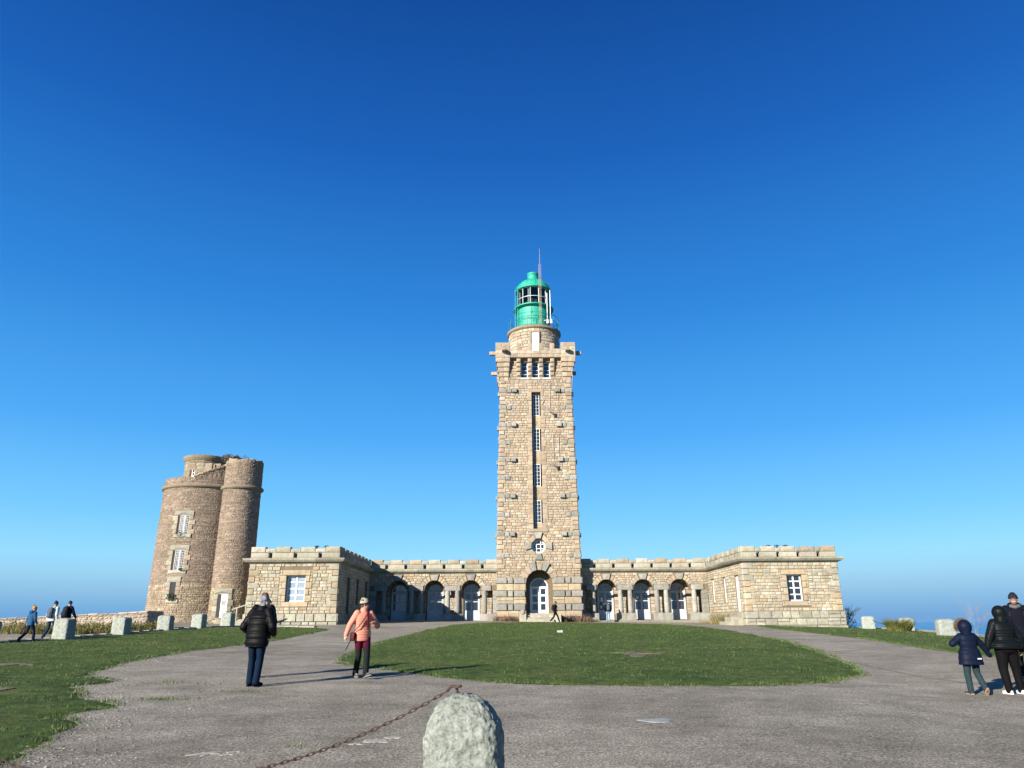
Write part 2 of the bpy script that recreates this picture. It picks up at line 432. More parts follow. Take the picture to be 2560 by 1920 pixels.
def window(parent, M, u0, u1, z0, z1, d, nx, nz, mat_f=M_white, mat_g=M_glass, fr=.07, mu=.035, name='window'):
    f = MB()
    f.mbox(M, u0, u0+fr, z0, z1, d-.06, d); f.mbox(M, u1-fr, u1, z0, z1, d-.06, d)
    f.mbox(M, u0+fr, u1-fr, z0, z0+fr, d-.06, d); f.mbox(M, u0+fr, u1-fr, z1-fr, z1, d-.06, d)
    for i in range(1, nx):
        u = u0+(u1-u0)*i/nx; f.mbox(M, u-mu, u+mu, z0+fr, z1-fr, d-.045, d+.012)
    for i in range(1, nz):
        z = z0+(z1-z0)*i/nz
        f.mbox(M, u0+fr, u1-fr, z-mu*.8, z+mu*.8, d-.045, d-.004)
    o = f.build(name, mat_f, parent)
    g_ = MB(); g_.mbox(M, u0+.02, u1-.02, z0+.02, z1-.02, d-.055, d-.03); p_ = g_.build('pane', mat_g, o, local=False)
    return o
def wl(o): return wloc(o)
for a, b in TW: window(lh, MF, -.30, .30, a, b, -.38, 2, 6, fr=.045, mu=.012)
for c, a, b in ow: window(lh, MF, c-.31, c+.31, a, b, -.22, 1, 4, fr=.06, mu=.022)
sb = MB(); 
for c, a, b in ow: sb.nx(); sb.mbox(MF, c-.36, c+.36, a-.14, a-.01, -.3, .06)
sb.buildp('window_sill', M_white, lh)
# octagonal window
o8 = MB(); arch_ring(o8, MF, 0, 7.93, .66, 1.1, 8, QTAN, .06, a0=math.pi/8, a1=2*math.pi+math.pi/8)
o8.build('round_window_surround', M_stone, lh)
k8 = MB()
for a in (0, math.pi/2, math.pi, 1.5*math.pi):
    q = []
    for r_, w_ in ((.62, .2), (.62, -.2), (1.2, -.36), (1.2, .36)):
        q.append((r_*math.cos(a)-w_*math.sin(a)*1.0, 7.93+r_*math.sin(a)+w_*math.cos(a)))
    if 1: q = q[::-1]
    k8.nx(); k8.stone(MF, q, 0, .2, pick(GREY), .03, .03)
k8.buildp('keystone', M_gran, lh)
f = MB()
ri, ro = .50, .64
oc = ngon(0, 7.93, ro, 8, math.pi/8)
plate(f, MF, oc, [ngon(0, 7.93, ri, 8, math.pi/8)], -.4, -.33)
for v in (-.19, .19):
    f.mbox(MF, v-.03, v+.03, 7.93-.52, 7.93+.52, -.4, -.345); f.mbox(MF, -.52, .52, 7.93+v-.03, 7.93+v+.03, -.398, -.35)
ow8 = f.build('octagonal_window', M_white, lh)
gl = MB(); plate(gl, MF, ngon(0, 7.93, .6, 8, math.pi/8), [], -.42, -.39); gl.build('pane', M_glass, ow8)
# entrance arch voussoirs + reveal
v = MB(); kk = MB()
for i in range(9):
    a0, a1 = math.pi*i/9, math.pi*(i+1)/9
    kk.nx(); arch_ring(kk if i in (3, 5) else v, MF, 0, 4.74, 1.15, 1.95 if i in (3, 5) else 1.75, 1, GREY if i in (3, 5) else QTAN, .24 if i in (3, 5) else .08, a0=a0, a1=a1)
v.build('arch_stones', M_stone, lh); kk.buildp('keystone', M_gran, lh)
# door wall inside the arch
dw = MB(); Md = lambda u, z, d: (CX+u, 66.75-d, z)
plate(dw, Md, [(-1.6, 1.2), (1.6, 1.2), (1.6, 6.3), (-1.6, 6.3)], [archp(0, .80, 4.50, 1.2)], -.2, 0)
dw.build('door_recess_wall', M_mort, lh)
def glazed_door(parent, Md, uc, zb, r, zs, mat, rows, nm='door', d=-.12, lunette_bars=0, panes=True, inner=.42, left_open=False):
    fr = MB(); fw = .09
    plate(fr, Md, archp(uc, r, zs, zb), [fan(uc, r-fw, zs), rect(uc-r+fw, uc-.01, zb+.01, zs-.04), rect(uc+.01, uc+r-fw, zb+.01, zs-.04)], d-.06, d)
    for k in range(lunette_bars):
        a = math.pi*(k+1)/(lunette_bars+1)
        c, s_ = math.cos(a), math.sin(a); q = .02
        fr.add([Md(uc-s_*q, zs+.05+c*q, d-.004), Md(uc+s_*q, zs+.05-c*q, d-.004), Md(uc+(r-.05)*c+s_*q, zs+(r-.05)*s_-c*q, d-.004), Md(uc+(r-.05)*c-s_*q, zs+(r-.05)*s_+c*q, d-.004)], [(0, 1, 2, 3)])
    fo = fr.build('door_frame', mat, parent)
    gp = MB(); plate(gp, Md, fan(uc, r-.03, zs, b=.02), [], d-.05, d-.03); gp.build('fanlight', M_glass, fo)
    for sg in (-1, 1):
        a, b = sorted((uc+sg*.012, uc+sg*(r-fw)))
        L = MB(); hol = []
        for (p, q, ya, yb) in rows: hol.append(rect(a+(b-a)*p, a+(b-a)*q, zb+.02+(zs-.06-zb)*ya, zb+.02+(zs-.06-zb)*yb))
        plate(L, Md, rect(a, b, zb+.02, zs-.05), hol, d-.055, d-.012)
        lo = L.build('door_leaf', mat, parent)
        gq = MB()
        for h_ in hol: gq.mbox(Md, h_[0][0]-.01, h_[1][0]+.01, h_[0][1]-.01, h_[2][1]+.01, d-.045, d-.035)
        gq.build('pane', M_glass, lo)
glazed_door(lh, Md, 0, 2.32, .80, 4.50, M_white, [(.2, .8, .12, .36), (.2, .8, .43, .66), (.2, .8, .73, .96)])
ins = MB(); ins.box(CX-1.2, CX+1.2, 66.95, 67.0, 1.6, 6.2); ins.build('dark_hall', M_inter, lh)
# corbelled head
c4 = MB(); hb = MB()
for k in range(4):
    Mk = face(k, H=3.25)
    for sg in (-1, 1):
        c4.nx()
        for i in range(5):
            z1 = 25.5-.46*i; d = .52-.10*i if i else .52; top = 3.25+d
            a, b = sorted((sg*top, sg*(2.42+.04*i)))
            w = (b-a); n_ = 2
            for j in range(n_):
                c4.block(Mk, a+w*j/n_, a+w*(j+1)/n_, z1-.44, z1, -.1, d, pick(QTAN), .03, .02)
    # side: smaller dentils going down on the corner edges
    for c in (-1.6, -.53, .53, 1.6):
        c4.nx()
        for i in range(4):
            z1 = 25.42-.42*i; d = .45-.09*i; c4.block(Mk, c-.2, c+.2, z1-.38, z1, -.1, d, pick(QTAN), .06, .03)
    # band + parapet
    for i in range(7):
        a = -2.42+4.84*i/7; hb.block(Mk, a, a+4.84/7, 25.5, 25.86, -.25, .50, pick(QTAN), .02, .02)
    for i in range(7):
        a = -2.42+4.84*i/7+(.2 if i else 0); b = -2.42+4.84*(i+1)/7+(.2 if i < 6 else 0)
        hb.block(Mk, a, b, 25.86, 26.2, .1, .52, pick(TAN), .015, .02)
    for c in (-1.59, -.53, .53, 1.59): hb.block(Mk, c-.2, c+.2, 26.2, 26.95, .12, .50, pick(QTAN), .02, .02)
    for a, b, z in ((-2.42, -1.79, 26.32), (-1.39, -.73, 26.25), (1.39, 1.79, 26.2), (.73, 1.39, 26.25), (1.79, 2.42, 26.36)):
        if z > 26.2: hb.block(Mk, a, b, 26.2, z, .13, .5, pick(TAN), .02, .01)
    for sg in (-1, 1):
        for (z0, z1) in ((25.5, 25.86), (25.86, 26.22), (26.22, 26.6), (26.6, 27.0)):
            sp = random.choice((3.05, 2.9, 3.2))
            for a, b in ((2.42, sp), (sp, 3.79)):
                a, b = sorted((sg*a, sg*b)); hb.block(Mk, a, b, z0, z1, .0, .54, pick(PALE if random.random() < .5 else QTAN), .02, .02)
c4.buildp('corbel', M_stone, lh); hb.build('parapet', M_stone, lh)
gg = MB()
for k in range(4):
    Mk = face(k, H=3.25)
    for u in (-3.0, 3.0):
        gg.nx(); gg.block(Mk, u-.17, u+.17, 26.0, 26.32, .3, 1.15, pick(QTAN), .03, .01)
gg.buildp('water_spout', M_stone, lh)
dk = MB(); dk.box(CX-3.3, CX+3.3, CY-3.3, CY+3.3, 26.0, 26.12); dk.build('roof_deck', M_lead, lh)
# round stone drum
MD = cyl_map(CX, CY, 2.5)
d_ = MB(); dst = MB()
pr = rect(-.36, .36, 26.15, 28.55)
d_.lathe(CX, CY, [(2.49, 26.1), (2.49, 29.1)], 64); d_.build('drum_core', M_mort, lh)
masonry(dst, MD, -math.pi*2.5, math.pi*2.5, 26.12, 29.05, (.26, .36), (.4, .75), TAN, (.02, .06), [('r', -.36, .36, 26.1, 28.62)])
dst.build('drum_masonry', M_stone, lh)
rg = MB(); rg.lathe(CX, CY, [(2.5, 28.95), (2.62, 29.02), (2.72, 29.12), (2.72, 29.3), (2.64, 29.36), (1.5, 29.37)], 72, (.20, .165, .12)); rg.build('drum_cornice', M_stone, lh)
wdn = MB(); Mw = lambda u, z, d: (CX+u, CY-2.56-d, z)
wdn.mbox(Mw, -.36, .36, 26.15, 28.55, -.1, -.0); wdr = wdn.build('drum_door', M_white, lh)
f = MB(); f.mbox(Mw, -.5, -.36, 26.15, 28.7, -.2, .1, (.27, .215, .145)); f.mbox(Mw, .36, .46, 26.15, 28.7, -.2, .1, (.27, .215, .145)); f.mbox(Mw, -.36, .36, 28.55, 28.7, -.2, .1, (.27, .215, .145)); f.build('drum_door_surround', M_stone, lh)
# lantern
L = MB()
L.lathe(CX, CY, [(1.66, 29.5), (1.66, 31.8), (1.66, 31.95), (1.64, 32.1)], 64)
lo = L.build('lantern_base', M_green, lh, smooth=False)
for p_ in lo.data.polygons: p_.use_smooth = False
s2 = MB()
for k in range(10):
    a = 2*math.pi*k/10+.15; x, y = CX+1.67*math.cos(a), CY+1.67*math.sin(a); s2.tube([(x, y, 29.5), (x, y, 31.9)], .02, 6)
s2.lathe(CX, CY, [(1.66, 30.7), (1.69, 30.7), (1.69, 30.76), (1.66, 30.76)], 48)
for a, z in ((-1.95, 30.55), (-1.7, 31.0), (-1.35, 30.5), (-1.62, 30.1)): s2.tube([(CX+1.7*math.cos(a), CY+1.7*math.sin(a), z), (CX+1.7*math.cos(a), CY+1.7*math.sin(a), z+.28)], .03, 6)
s2.build('lantern_seams', M_greend, lh)
fl = MB(); fl.lathe(CX, CY, [(1.66, 31.82), (2.03, 31.90), (2.05, 32.0), (2.0, 32.03), (1.66, 32.06)], 64); fl.build('lantern_gallery', M_green, lh)
gb = MB()
for k in range(12):
    a = rad(-102.2+30*k); x, y = CX+1.63*math.cos(a), CY+1.63*math.sin(a); gb.tube([(x, y, 32.0), (x, y, 33.95)], .035, 6)
for z in (32.05, 32.88, 33.85): gb.lathe(CX, CY, [(1.60, z), (1.66, z), (1.66, z+.05), (1.60, z+.05)], 56)
gb.build('lantern_glazing_bars', simple('pale_green_bars', (.32, .42, .38), .4), lh)
mg, n_, b_ = newmat('lantern_glass')
b_.inputs['Base Color'].default_value = (.9, .95, .95, 1); b_.inputs['Roughness'].default_value = .02
tr = N(n_, 'ShaderNodeBsdfTransparent'); tr.inputs[0].default_value = (.42, .46, .48, 1); gls = N(n_, 'ShaderNodeBsdfGlossy'); gls.inputs['Roughness'].default_value = .03
fz = N(n_, 'ShaderNodeFresnel'); mx = N(n_, 'ShaderNodeMixShader'); n_.links.new(fz.outputs[0], mx.inputs[0]); n_.links.new(tr.outputs[0], mx.inputs[1]); n_.links.new(gls.outputs[0], mx.inputs[2])
n_.links.new(mx.outputs[0], n_.nodes['Material Output'].inputs[0])
gb = MB(); gb.lathe(CX, CY, [(1.61, 32.05), (1.61, 33.95)], 56); gb.build('lantern_glazing', mg, lh, smooth=True)
ln = MB(); ln.lathe(CX, CY, [(.1, 31.95), (.7, 32.0), (.8, 32.3), (.85, 32.6), (.75, 32.9), (.5, 33.1), (.1, 33.2)], 32)
ln.build('lens', simple('lens_glass', (.25, .28, .28), .1, .4, var=.5, vscale=6), lh)
cr_ = MB(); cr_.lathe(CX, CY, [(1.35, 32.0), (1.35, 33.95)], 24, a0=-.25, a1=math.pi+.25); cr_.build('lantern_dark_backing', M_dark, lh)  # dark sheet added behind the panes to darken the lantern inside
dm = MB(); prof = [(1.60, 33.92), (1.82, 33.9), (1.87, 34.0), (1.84, 34.08), (1.76, 34.12)]
cs9 = MB()
for xo in (-.52, -1.42, 1.25):
    yy = -math.sqrt(1.5**2-xo**2); cs9.nx(); cs9.box(CX+xo-.09, CX+xo+.09, CY+yy, CY+yy+.05, 32.05, 33.9)
cs9.buildp('lantern_reflection_strip', M_white, lh)  # white strips behind the panes imitate bright reflections in the glass
for i in range(1, 10):
    a = math.pi/2*i/10*0.88; prof.append((1.74*math.cos(a), 34.12+1.20*math.sin(a)))
prof += [(.6, 35.28), (.58, 35.3), (.58, 35.9), (.62, 35.93), (.62, 36.05), (.54, 36.06), (.52, 35.9), (.05, 35.9)]
dm.lathe(CX, CY, prof, 64); dmo = dm.build('lantern_dome', M_green, lh)
for p_ in dmo.data.polygons: p_.use_smooth = True
rb = MB()
for k in range(12):
    a = 2*math.pi*k/12+.1
    rb.tube([(CX+1.755*math.cos(q)*math.cos(a), CY+1.755*math.cos(q)*math.sin(a), 34.12+1.215*math.sin(q)) for q in [i*.13 for i in range(10)]], .018, 5)
rb.build('dome_ribs', M_greend, lh)
# railings
rl = MB()
RR = 2.5
for z in (30.15, 30.75): rl.tube([(CX+RR*math.cos(a), CY+RR*math.sin(a), z) for a in [2*math.pi*i/64 for i in range(65)]], .022, 6, cap=False)
for k in range(18):
    a = 2*math.pi*k/18; rl.tube([(CX+RR*math.cos(a), CY+RR*math.sin(a), 29.5), (CX+RR*math.cos(a), CY+RR*math.sin(a), 30.75)], .02, 6)
rl.build('gallery_railing', M_greend, lh)
ld = MB()
for x in (-1.62, -1.87): ld.tube([(CX+x, CY-.9, 29.5), (CX+x, CY-.9, 33.9), (CX+x+.25, CY-.8, 34.3)], .03, 6)
for i in range(15): ld.tube([(CX-1.62, CY-.9, 29.8+.28*i), (CX-1.87, CY-.9, 29.8+.28*i)], .015, 5)
ld.build('ladder', M_green, lh)
ms = MB(); bx, by = CX+.62, CY-2.3
for dx, dy in ((-.11, 0), (.11, 0), (0, -.18)): ms.tube([(bx+dx, by+dy, 29.5), (bx+dx, by+dy, 36.07)], .013, 5)
cs = [(-.11, 0), (.11, 0), (0, -.18)]
for i in range(23):
    z = 29.5+i*.28
    for j in range(3):
        a, b = cs[j], cs[(j+1) % 3]; ms.tube([(bx+a[0], by+a[1], z), (bx+b[0], by+b[1], z+.277)], .006, 4)
ms.tube([(bx, by-.06, 35.9), (bx, by-.06, 37.85)], [.022, .008], 5)
ms.build('lattice_mast', simple('galvanised_rust', (.42, .30, .22), .6, .3, var=.4, vscale=2), lh)
an = MB()
for x, y, z0, z1, r_ in ((1.3, -2.0, 29.6, 33.0, .05), (1.62, -1.8, 29.6, 33.4, .05), (2.48, -.6, 30.2, 31.9, .02)):
    an.nx(); an.tube([(CX+x, CY+y, z0), (CX+x, CY+y, z1)], r_*.75, 6)
an.box(CX+1.2, CX+1.38, CY-2.3, CY-2.1, 29.6, 30.0); an.box(CX+1.55, CX+1.75, CY-2.1, CY-1.95, 29.7, 30.1); an.tube([(CX+.95, CY-2.4, 29.85), (CX+1.3, CY-2.3, 29.9)], .04, 6)
an.buildp('antenna_pole', M_white, lh)
# brackets and cables on the shaft
cb = MB()
for u, z0, z1 in ((1.28, 20.4, 23.5), (2.05, 19.6, 22.6), (1.5, 15.3, 18.1), (2.0, 14.9, 18.1)): cb.nx(); cb.tube([MF(u, z0, .10), MF(u, z1, .10)], .022, 5)
cb.nx(); cb.tube([MF(3.3, 25.0, .1), MF(3.45, 23.6, .45), MF(3.36, 22.4, .1)], .02, 5)
cb.nx(); cb.tube([MF(.5, 21.8, .1), MF(.7, 21.3, .12), MF(.55, 20.9, .1)], .02, 5)
cb.buildp('cable', M_cable, lh)
for u, z in ((1.25, 20.2), (1.42, 15.2)):
    bk = MB(); bk.tube([MF(u, z-.05, .08), MF(u+.05, z-.1, .75)], .035, 6); bk.tube([MF(u+.5, z-.3, .08), MF(u+.05, z-.1, .75)], .03, 6)
    bk.mbox(MF, u-.12, u+.10, z-.24, z+.14, .66, .74, (1, 1, 1)); bk.tube([MF(u-.2, z+.05, .7), MF(u+.3, z-.25, .7)], .03, 6)
    bk.build('bracket_antenna', M_galv, lh)
# steps
sp = MB()
for i in range(4):
    sp.block(lambda u, z, d: (CX+u, 65.4-d, z), -1.15, 1.15, 1.45 if i == 3 else 1.5, 2.30-.165*i, -.6, .35+.33*i-.001*i, pick(PALE), .02, .005)
sp.build('entrance_steps', M_gran, lh)
sp = MB()
sp.block(lambda u, z, d: (CX+u, 65.4-d, z), -1.75, -1.16, 1.4, 2.2, -.3, 1.15, pick(PALE), .03, .01); sp.nx(); sp.block(lambda u, z, d: (CX+u, 65.4-d, z), 1.16, 1.75, 1.4, 2.2, -.3, 1.15, pick(PALE), .03, .01)
sp.nx(); sp.lathe(CX-1.45, 64.6, [(.02, 2.6), (.16, 2.56), (.22, 2.4), (.2, 2.25), (.12, 2.2)], 14, (.24, .22, .18))
sp.buildp('step_cheek', M_gran, lh)
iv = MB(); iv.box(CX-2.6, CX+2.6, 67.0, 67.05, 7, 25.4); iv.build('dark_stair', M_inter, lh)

# ================================================================== WINGS
def wing(sg, yf, X1, wx, ww, wz, label, curtain, group):
    X = lambda a: CX+sg*a
    w = empty('stone_wing', (X(16), 62, 1.5), label, 'building', group)
    YG = 67.0; X0_ = 3.4; XI = 14.9
    # ---- gallery front plane (u = X)
    def MG(u, z, d): return (X(u), YG-d, z)
    cols = [4.78, 7.16, 8.02, 10.37, 11.19, 13.64]; arcs = [5.97, 9.2, 12.41]; ra = .87; zs = 4.27
    pl = MB()
    plate(pl, MG, [(X0_, 4.25), (XI, 4.25), (XI, 5.75), (X0_, 5.75)], [[(c-ra, 4.251)]+[(c+ra, 4.251)]+[(c+ra*math.cos(math.pi*i/18), zs+ra*math.sin(math.pi*i/18)) for i in range(19)] for c in arcs], -.55, 0)
    MB_ = lambda u, z, d: (X(u), 68.2-d, z)
    plate(pl, MB_, rect(X0_, XI, 1.0, 5.75), [archp(c, .72, 4.15, 1.5) for c in arcs], -.3, 0)
    pl.box(min(X(X0_), X(XI)), max(X(X0_), X(XI)), 67.46, 74, 5.76, 6.50)
    # pavilion core
    def MFr(u, z, d): return (X(u), yf-d, z)
    hf = [rect(wx-ww/2, wx+ww/2, wz[0], wz[1])]
    plate(pl, MFr, rect(XI, X1, .6, 5.75), hf, -.5, 0)
    def MS(u, z, d): return (X(XI-d), u, z)     # inner side, u = world y
    sl_ = [(65.3, .8, 3.1, 5.0), (61.7, .8, 3.0, 4.95), (58.3, 1.0, 2.25, 4.9)]
    plate(pl, MS, rect(yf, 69, .6, 5.75), [rect(c-b/2, c+b/2, z0, z1) for c, b, z0, z1 in sl_], -.45, 0)
    def MO(u, z, d): return (X(X1+d), u, z)
    plate(pl, MO, rect(yf, 74, .6, 5.75), [], -.4, 0)
    pl.box(min(X(XI), X(X1)), max(X(XI), X(X1)), yf+.45, 74, 5.76, 6.49)
    core = pl.build('wall_core', M_mort, w)
    # ---- masonry
    st = MB()
    masonry(st, MG, X0_, XI, 4.7, 5.72, (.15, .22), (.22, .5), TAN, (.01, .04), [('a', c, 1.3, zs, 4.2) for c in arcs])
    masonry(st, MG, X0_, XI, 4.3, 4.7, (.2, .2), (.22, .5), TAN, (.01, .03), [('r', 3.3, 14.95, 4.2, 4.7)])
    masonry(st, MB_, X0_, XI, 2.2, 5.7, (.22, .34), (.3, .6), TAN, (.01, .03), [('a', c, .80, 4.15, 1.5) for c in arcs])
    fh = [('r', wx-ww/2-.02, wx+ww/2+.02, wz[0], wz[1])]
    sur = [('r', wx-ww/2-.5, wx+ww/2+.5, wz[0]-.34, wz[1]+.38)]
    masonry(st, MFr, XI+.45, X1-.45, 2.25, 5.72, (.17, .27), (.22, .6), TANL, (.01, .05), sur)
    z = 2.25
    i = 0
    while z < 5.7:
        h = min(.435, 5.72-z)
        for a, b in ((XI, XI+(.75 if i % 2 else .45)), (X1-(.75 if i % 2 == 0 else .45), X1)):
            st.stone(MFr, [(a, z+.01), (b, z+.01), (b, z+h-.01), (a, z+h-.01)], 0, .06, pick(ORN+PALE), .02, .02)
        for a, b in ((yf, yf+(.45 if i % 2 else .75)),):
            st.stone(MS, [(a, z+.01), (b, z+.01), (b, z+h-.01), (a, z+h-.01)], 0, .05, pick(ORN+PALE), .02, .02)
        z += h; i += 1
    # window surround
    a, b = wx-ww/2, wx+ww/2; z0, z1 = wz
    for (p, q, r_, s_) in ((a-.35, b+.3, z1, z1+.38), (a-.3, b+.25, z0-.34, z0)):
        st.stone(MFr, rect(p, q, r_+.01, s_-.01), 0, .07, pick(ORN), .02, .02)
    z = z0; i = 0
    while z < z1-.05:
        h = (z1-z0)/4; wl_ = (.5, .3)[i % 2]; wr_ = (.3, .5)[i % 2]
        st.stone(MFr, rect(a-wl_, a, z+.01, z+h-.01), 0, .06, pick(ORN), .02, .02); st.stone(MFr, rect(b, b+wr_, z+.01, z+h-.01), 0, .06, pick(ORN), .02, .02)
        z += h; i += 1
    # fill the ring left between masonry and surround
    masonry(st, MFr, a-.5, a-.36, z1, z1+.38, (.19, .19), (.14, .14), TANL, (.01, .03)); masonry(st, MFr, b+.31, b+.5, z1, z1+.38, (.19, .19), (.19, .19), TANL, (.01, .03))
    masonry(st, MFr, a-.5, a-.3, z0-.34, z0, (.17, .17), (.2, .2), TANL, (.01, .03)); masonry(st, MFr, b+.26, b+.5, z0-.34, z0, (.17, .17), (.24, .24), TANL, (.01, .03))
    for q in range(4):
        zz = z0+(z1-z0)*q/4; hh = (z1-z0)/4
        if q % 2: masonry(st, MFr, a-.5, a-.3, zz, zz+hh, (.2, .25), (.2, .2), TANL, (.01, .03))
        else: masonry(st, MFr, b+.3, b+.5, zz, zz+hh, (.2, .25), (.2, .2), TANL, (.01, .03))
    masonry(st, MS, yf+.4, 67.0, 2.25, 5.72, (.17, .27), (.22, .55), TANL, (.01, .04), [('r', c-b_/2-.01, c+b_/2+.01, z0_, z1_) for c, b_, z0_, z1_ in sl_])
    masonry(st, MO, yf, 74, 2.25, 5.72, (.2, .3), (.3, .6), TANL, (.01, .05))
    for c, b_, z0_, z1_ in sl_: st.stone(MS, rect(c-b_/2-.3, c+b_/2+.3, z1_+.01, z1_+.34), 0, .06, pick(ORN), .02, .01)
    st.build('masonry', M_wing, w)
    # ---- plinth
    p = MB()
    for Mk, u0, u1 in ((MFr, XI-.1, X1+.1), (MS, yf-.1, 66.9), (MO, yf-.1, 74)):
        masonry(p, lambda u, z, d, Mk=Mk: Mk(u, z, d+.02), u0, u1, 1.25, 2.25, (.42, .5), (.5, .95), PALE, (.08, .12), [('r', 57.7, 58.9, 1.2, 2.3)] if Mk is MS else [], bul=.02)
        p.mbox(Mk, u0, u1, .6, 2.2, -.02, .03, (.16, .145, .11))
        masonry(p, lambda u, z, d, Mk=Mk: Mk(u, z, d+.1), u0-.06, u1+.06, .7, 1.25, (.5, .55), (.7, 1.4), PALE, (.06, .1), bul=.02)
    p.build('plinth', M_gran, w)
    # ---- arcade
    c_ = MB(); im = MB(); lw = MB(); vs = MB(); ks = MB()
    for i, cx_ in enumerate(cols):
        cc = MB(); cc.lathe(X(cx_), YG-.0+.1, [(.19, 2.3), (.23, 2.34), (.235, 2.6), (.225, 3.6), (.20, 4.2), (.20, 4.26)], 18, pick(GREY))
        for q_ in cc.f: pass
        cc.build('column', M_gran, w, smooth=True)
    for a_, b_ in ((4.2, 5.02), (6.92, 8.26), (10.15, 11.43), (13.4, 14.5)):
        im.nx(); im.block(MG, a_, b_, 4.24, 4.69, -.5, .10, pick(GREY), .03, .02)
    for a_, b_ in ((3.7, 5.2), (6.74, 8.43), (9.98, 11.6), (13.2, 14.88)):
        n_ = 2; lw.nx()
        for j in range(n_): lw.block(MG, a_+(b_-a_)*j/n_, a_+(b_-a_)*(j+1)/n_, 1.3, 2.3, -.35, .24, pick(GREY), .02, .02)
    lw.nx()
    for z in range(5): lw.block(MG, 14.3, 14.86, 2.31+z*.386, 2.31+(z+1)*.386-.005, -.4, .02, pick(GREY), .02, .01)
    lw.nx()
    for z in range(5): lw.block(MG, 3.6, 4.05, 2.31+z*.386, 2.31+(z+1)*.386-.005, -.4, .02, pick(GREY), .02, .01)
    for c in arcs:
        vs.nx(); arch_ring(vs, MG, c, zs, ra, 1.32, 3, ORN, .07, a0=.42, a1=1.22); vs.nx(); arch_ring(vs, MG, c, zs, ra, 1.32, 3, ORN, .07, a0=math.pi-1.22, a1=math.pi-.42)
        ks.nx(); ks.stone(MG, [(c-.26, zs+.84), (c+.26, zs+.84), (c+.4, zs+1.36), (c-.4, zs+1.36)], 0, .16, pick(GREY), .03, .03)
        for s_ in (-1, 1):
            ks.nx(); ks.stone(MG, [(c+s_*.9, 4.66), (c+s_*1.35, 4.66), (c+s_*1.12, 4.95), (c+s_*.8, 4.8)], 0, .11, pick(GREY), .02, .01)
    im.buildp('impost', M_gran, w); lw.buildp('low_wall', M_gran, w); vs.buildp('arch_stones', M_wing, w); ks.buildp('keystone', M_gran, w)
    # loggia ceiling, soffit reveals
    ce = MB(); ce.box(min(X(X0_), X(XI)), max(X(X0_), X(XI)), 67.5, 68.2, 5.3, 5.4, (.2, .17, .13)); ce.build('gallery_ceiling', M_wing, w)
    Mdoor = lambda u, z, d: (X(u)if sg > 0 else X(u), 68.3-d, z)
    for j, c in enumerate(arcs):
        glazed_door(w, Mdoor, c, 1.75, .72, 4.15, M_doorshade, [(.12, .9, .36, .66), (.12, .9, .69, .97)], lunette_bars=3, d=-.05)
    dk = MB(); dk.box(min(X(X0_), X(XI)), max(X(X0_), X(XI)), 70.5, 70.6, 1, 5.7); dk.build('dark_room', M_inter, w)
    th = MB(); th.box(min(X(3.6), X(XI-.02)), max(X(3.6), X(XI-.02)), 66.6, 68.3, 1.2, 1.7, (.2, .185, .15)); th.build('gallery_floor', M_gran, w)
    nt_ = MB()
    if sg > 0:
        for (u, z, a_, b_) in ((5.55, 3.35, .2, .28), (5.75, 3.0, .3, .2), (5.5, 2.7, .18, .26), (8.75, 3.55, .2, .2)): nt_.nx(); nt_.mbox(Mdoor, u, u+a_, z, z+b_, -.06, -.035)
    else:
        for (u, z, a_, b_) in ((5.55+.5, 3.3, .3, .2), (9.35, 3.3, .3, .2)): nt_.nx(); nt_.mbox(Mdoor, u, u+a_, z, z+b_, -.06, -.035)
    nt_.buildp('paper_notice', M_white, w)
    # ---- cornice + parapet
    path = [(X(X0_), YG), (X(XI), YG), (X(XI), yf), (X(X1), yf), (X(X1), 74)]
    prof = [(-.1, 5.70), (.05, 5.70), (.08, 5.76), (.30, 5.84), (.42, 5.98), (.44, 6.10), (-.1, 6.13)]
    if sg < 0: path = path[::-1]
    c_ = MB(); sweep(c_, path, prof, 1.5, pal=PALE); c_.build('cornice', M_gran, w)
    pp = MB()
    def parapet(Mk, L0, L1, first=True, last=True):
        L_ = L1-L0; n = max(1, round((L_-1.0)/1.62)); per = (L_-1.05)/n
        for i in range(n+1):
            a = L0+i*per; pp.block(Mk, a, a+1.05, 6.52, 6.93+random.uniform(-.02, .02), -.42, .03, pick(PALE+QTAN[:1]), .04, .05)
            if i < n:
                pp.block(Mk, a+1.06, a+per-.01, 6.52, 6.80, -.40, .0, pick(PALE), .03, .04)
                hc = a+1.05+(per-1.05)/2
                lo_ = L0 if i == 0 else hc-per+.12
                pp.block(Mk, lo_, hc-.12, 6.13, 6.51, -.42, .02, pick(PALE), .03, .02)
            else: pp.block(Mk, L0 if n == 0 else a+1.05-per+(per-1.05)/2+.12 if n else L0, L1, 6.13, 6.51, -.42, .02, pick(PALE), .03, .02)
    parapet(MG, X0_+.2, XI-.05)
    parapet(MFr, XI, X1)
    parapet(MS, yf+.45, 67)
    parapet(MO, yf+.45, 74)
    pp.build('parapet', M_wing, w)
    window(w, MFr, wx-ww/2, wx+ww/2, z0, z1, -.26, 2, 4, mat_g=M_curt if curtain else M_glass, fr=.09, mu=.05)
    for k, (c, b_, z0_, z1_) in enumerate(sl_):
        if k < 2: window(w, MS, c-b_/2, c+b_/2, z0_, z1_, -.10 if sg > 0 else -.40, 1, 3, fr=.14)
        else:
            dd = MB(); dq = -.10 if sg > 0 else -.40; dd.mbox(MS, c-b_/2, c+b_/2, z0_, z1_, dq-.04, dq); dd.build('side_door', M_white if sg > 0 else M_doorshade, w)  # sunny side plain white, other side has shade mixed into the paint
    # door steps on the inner side
    if sg > 0:
        ss = MB()
        for i in range(3): ss.block(MS, 57.3-.0, 59.3, 1.0, 2.2-.33*i, -.05, .5+.42*i, pick(PALE), .02, .01)
        ss.build('side_steps', M_gran, w)
    vt = MB()
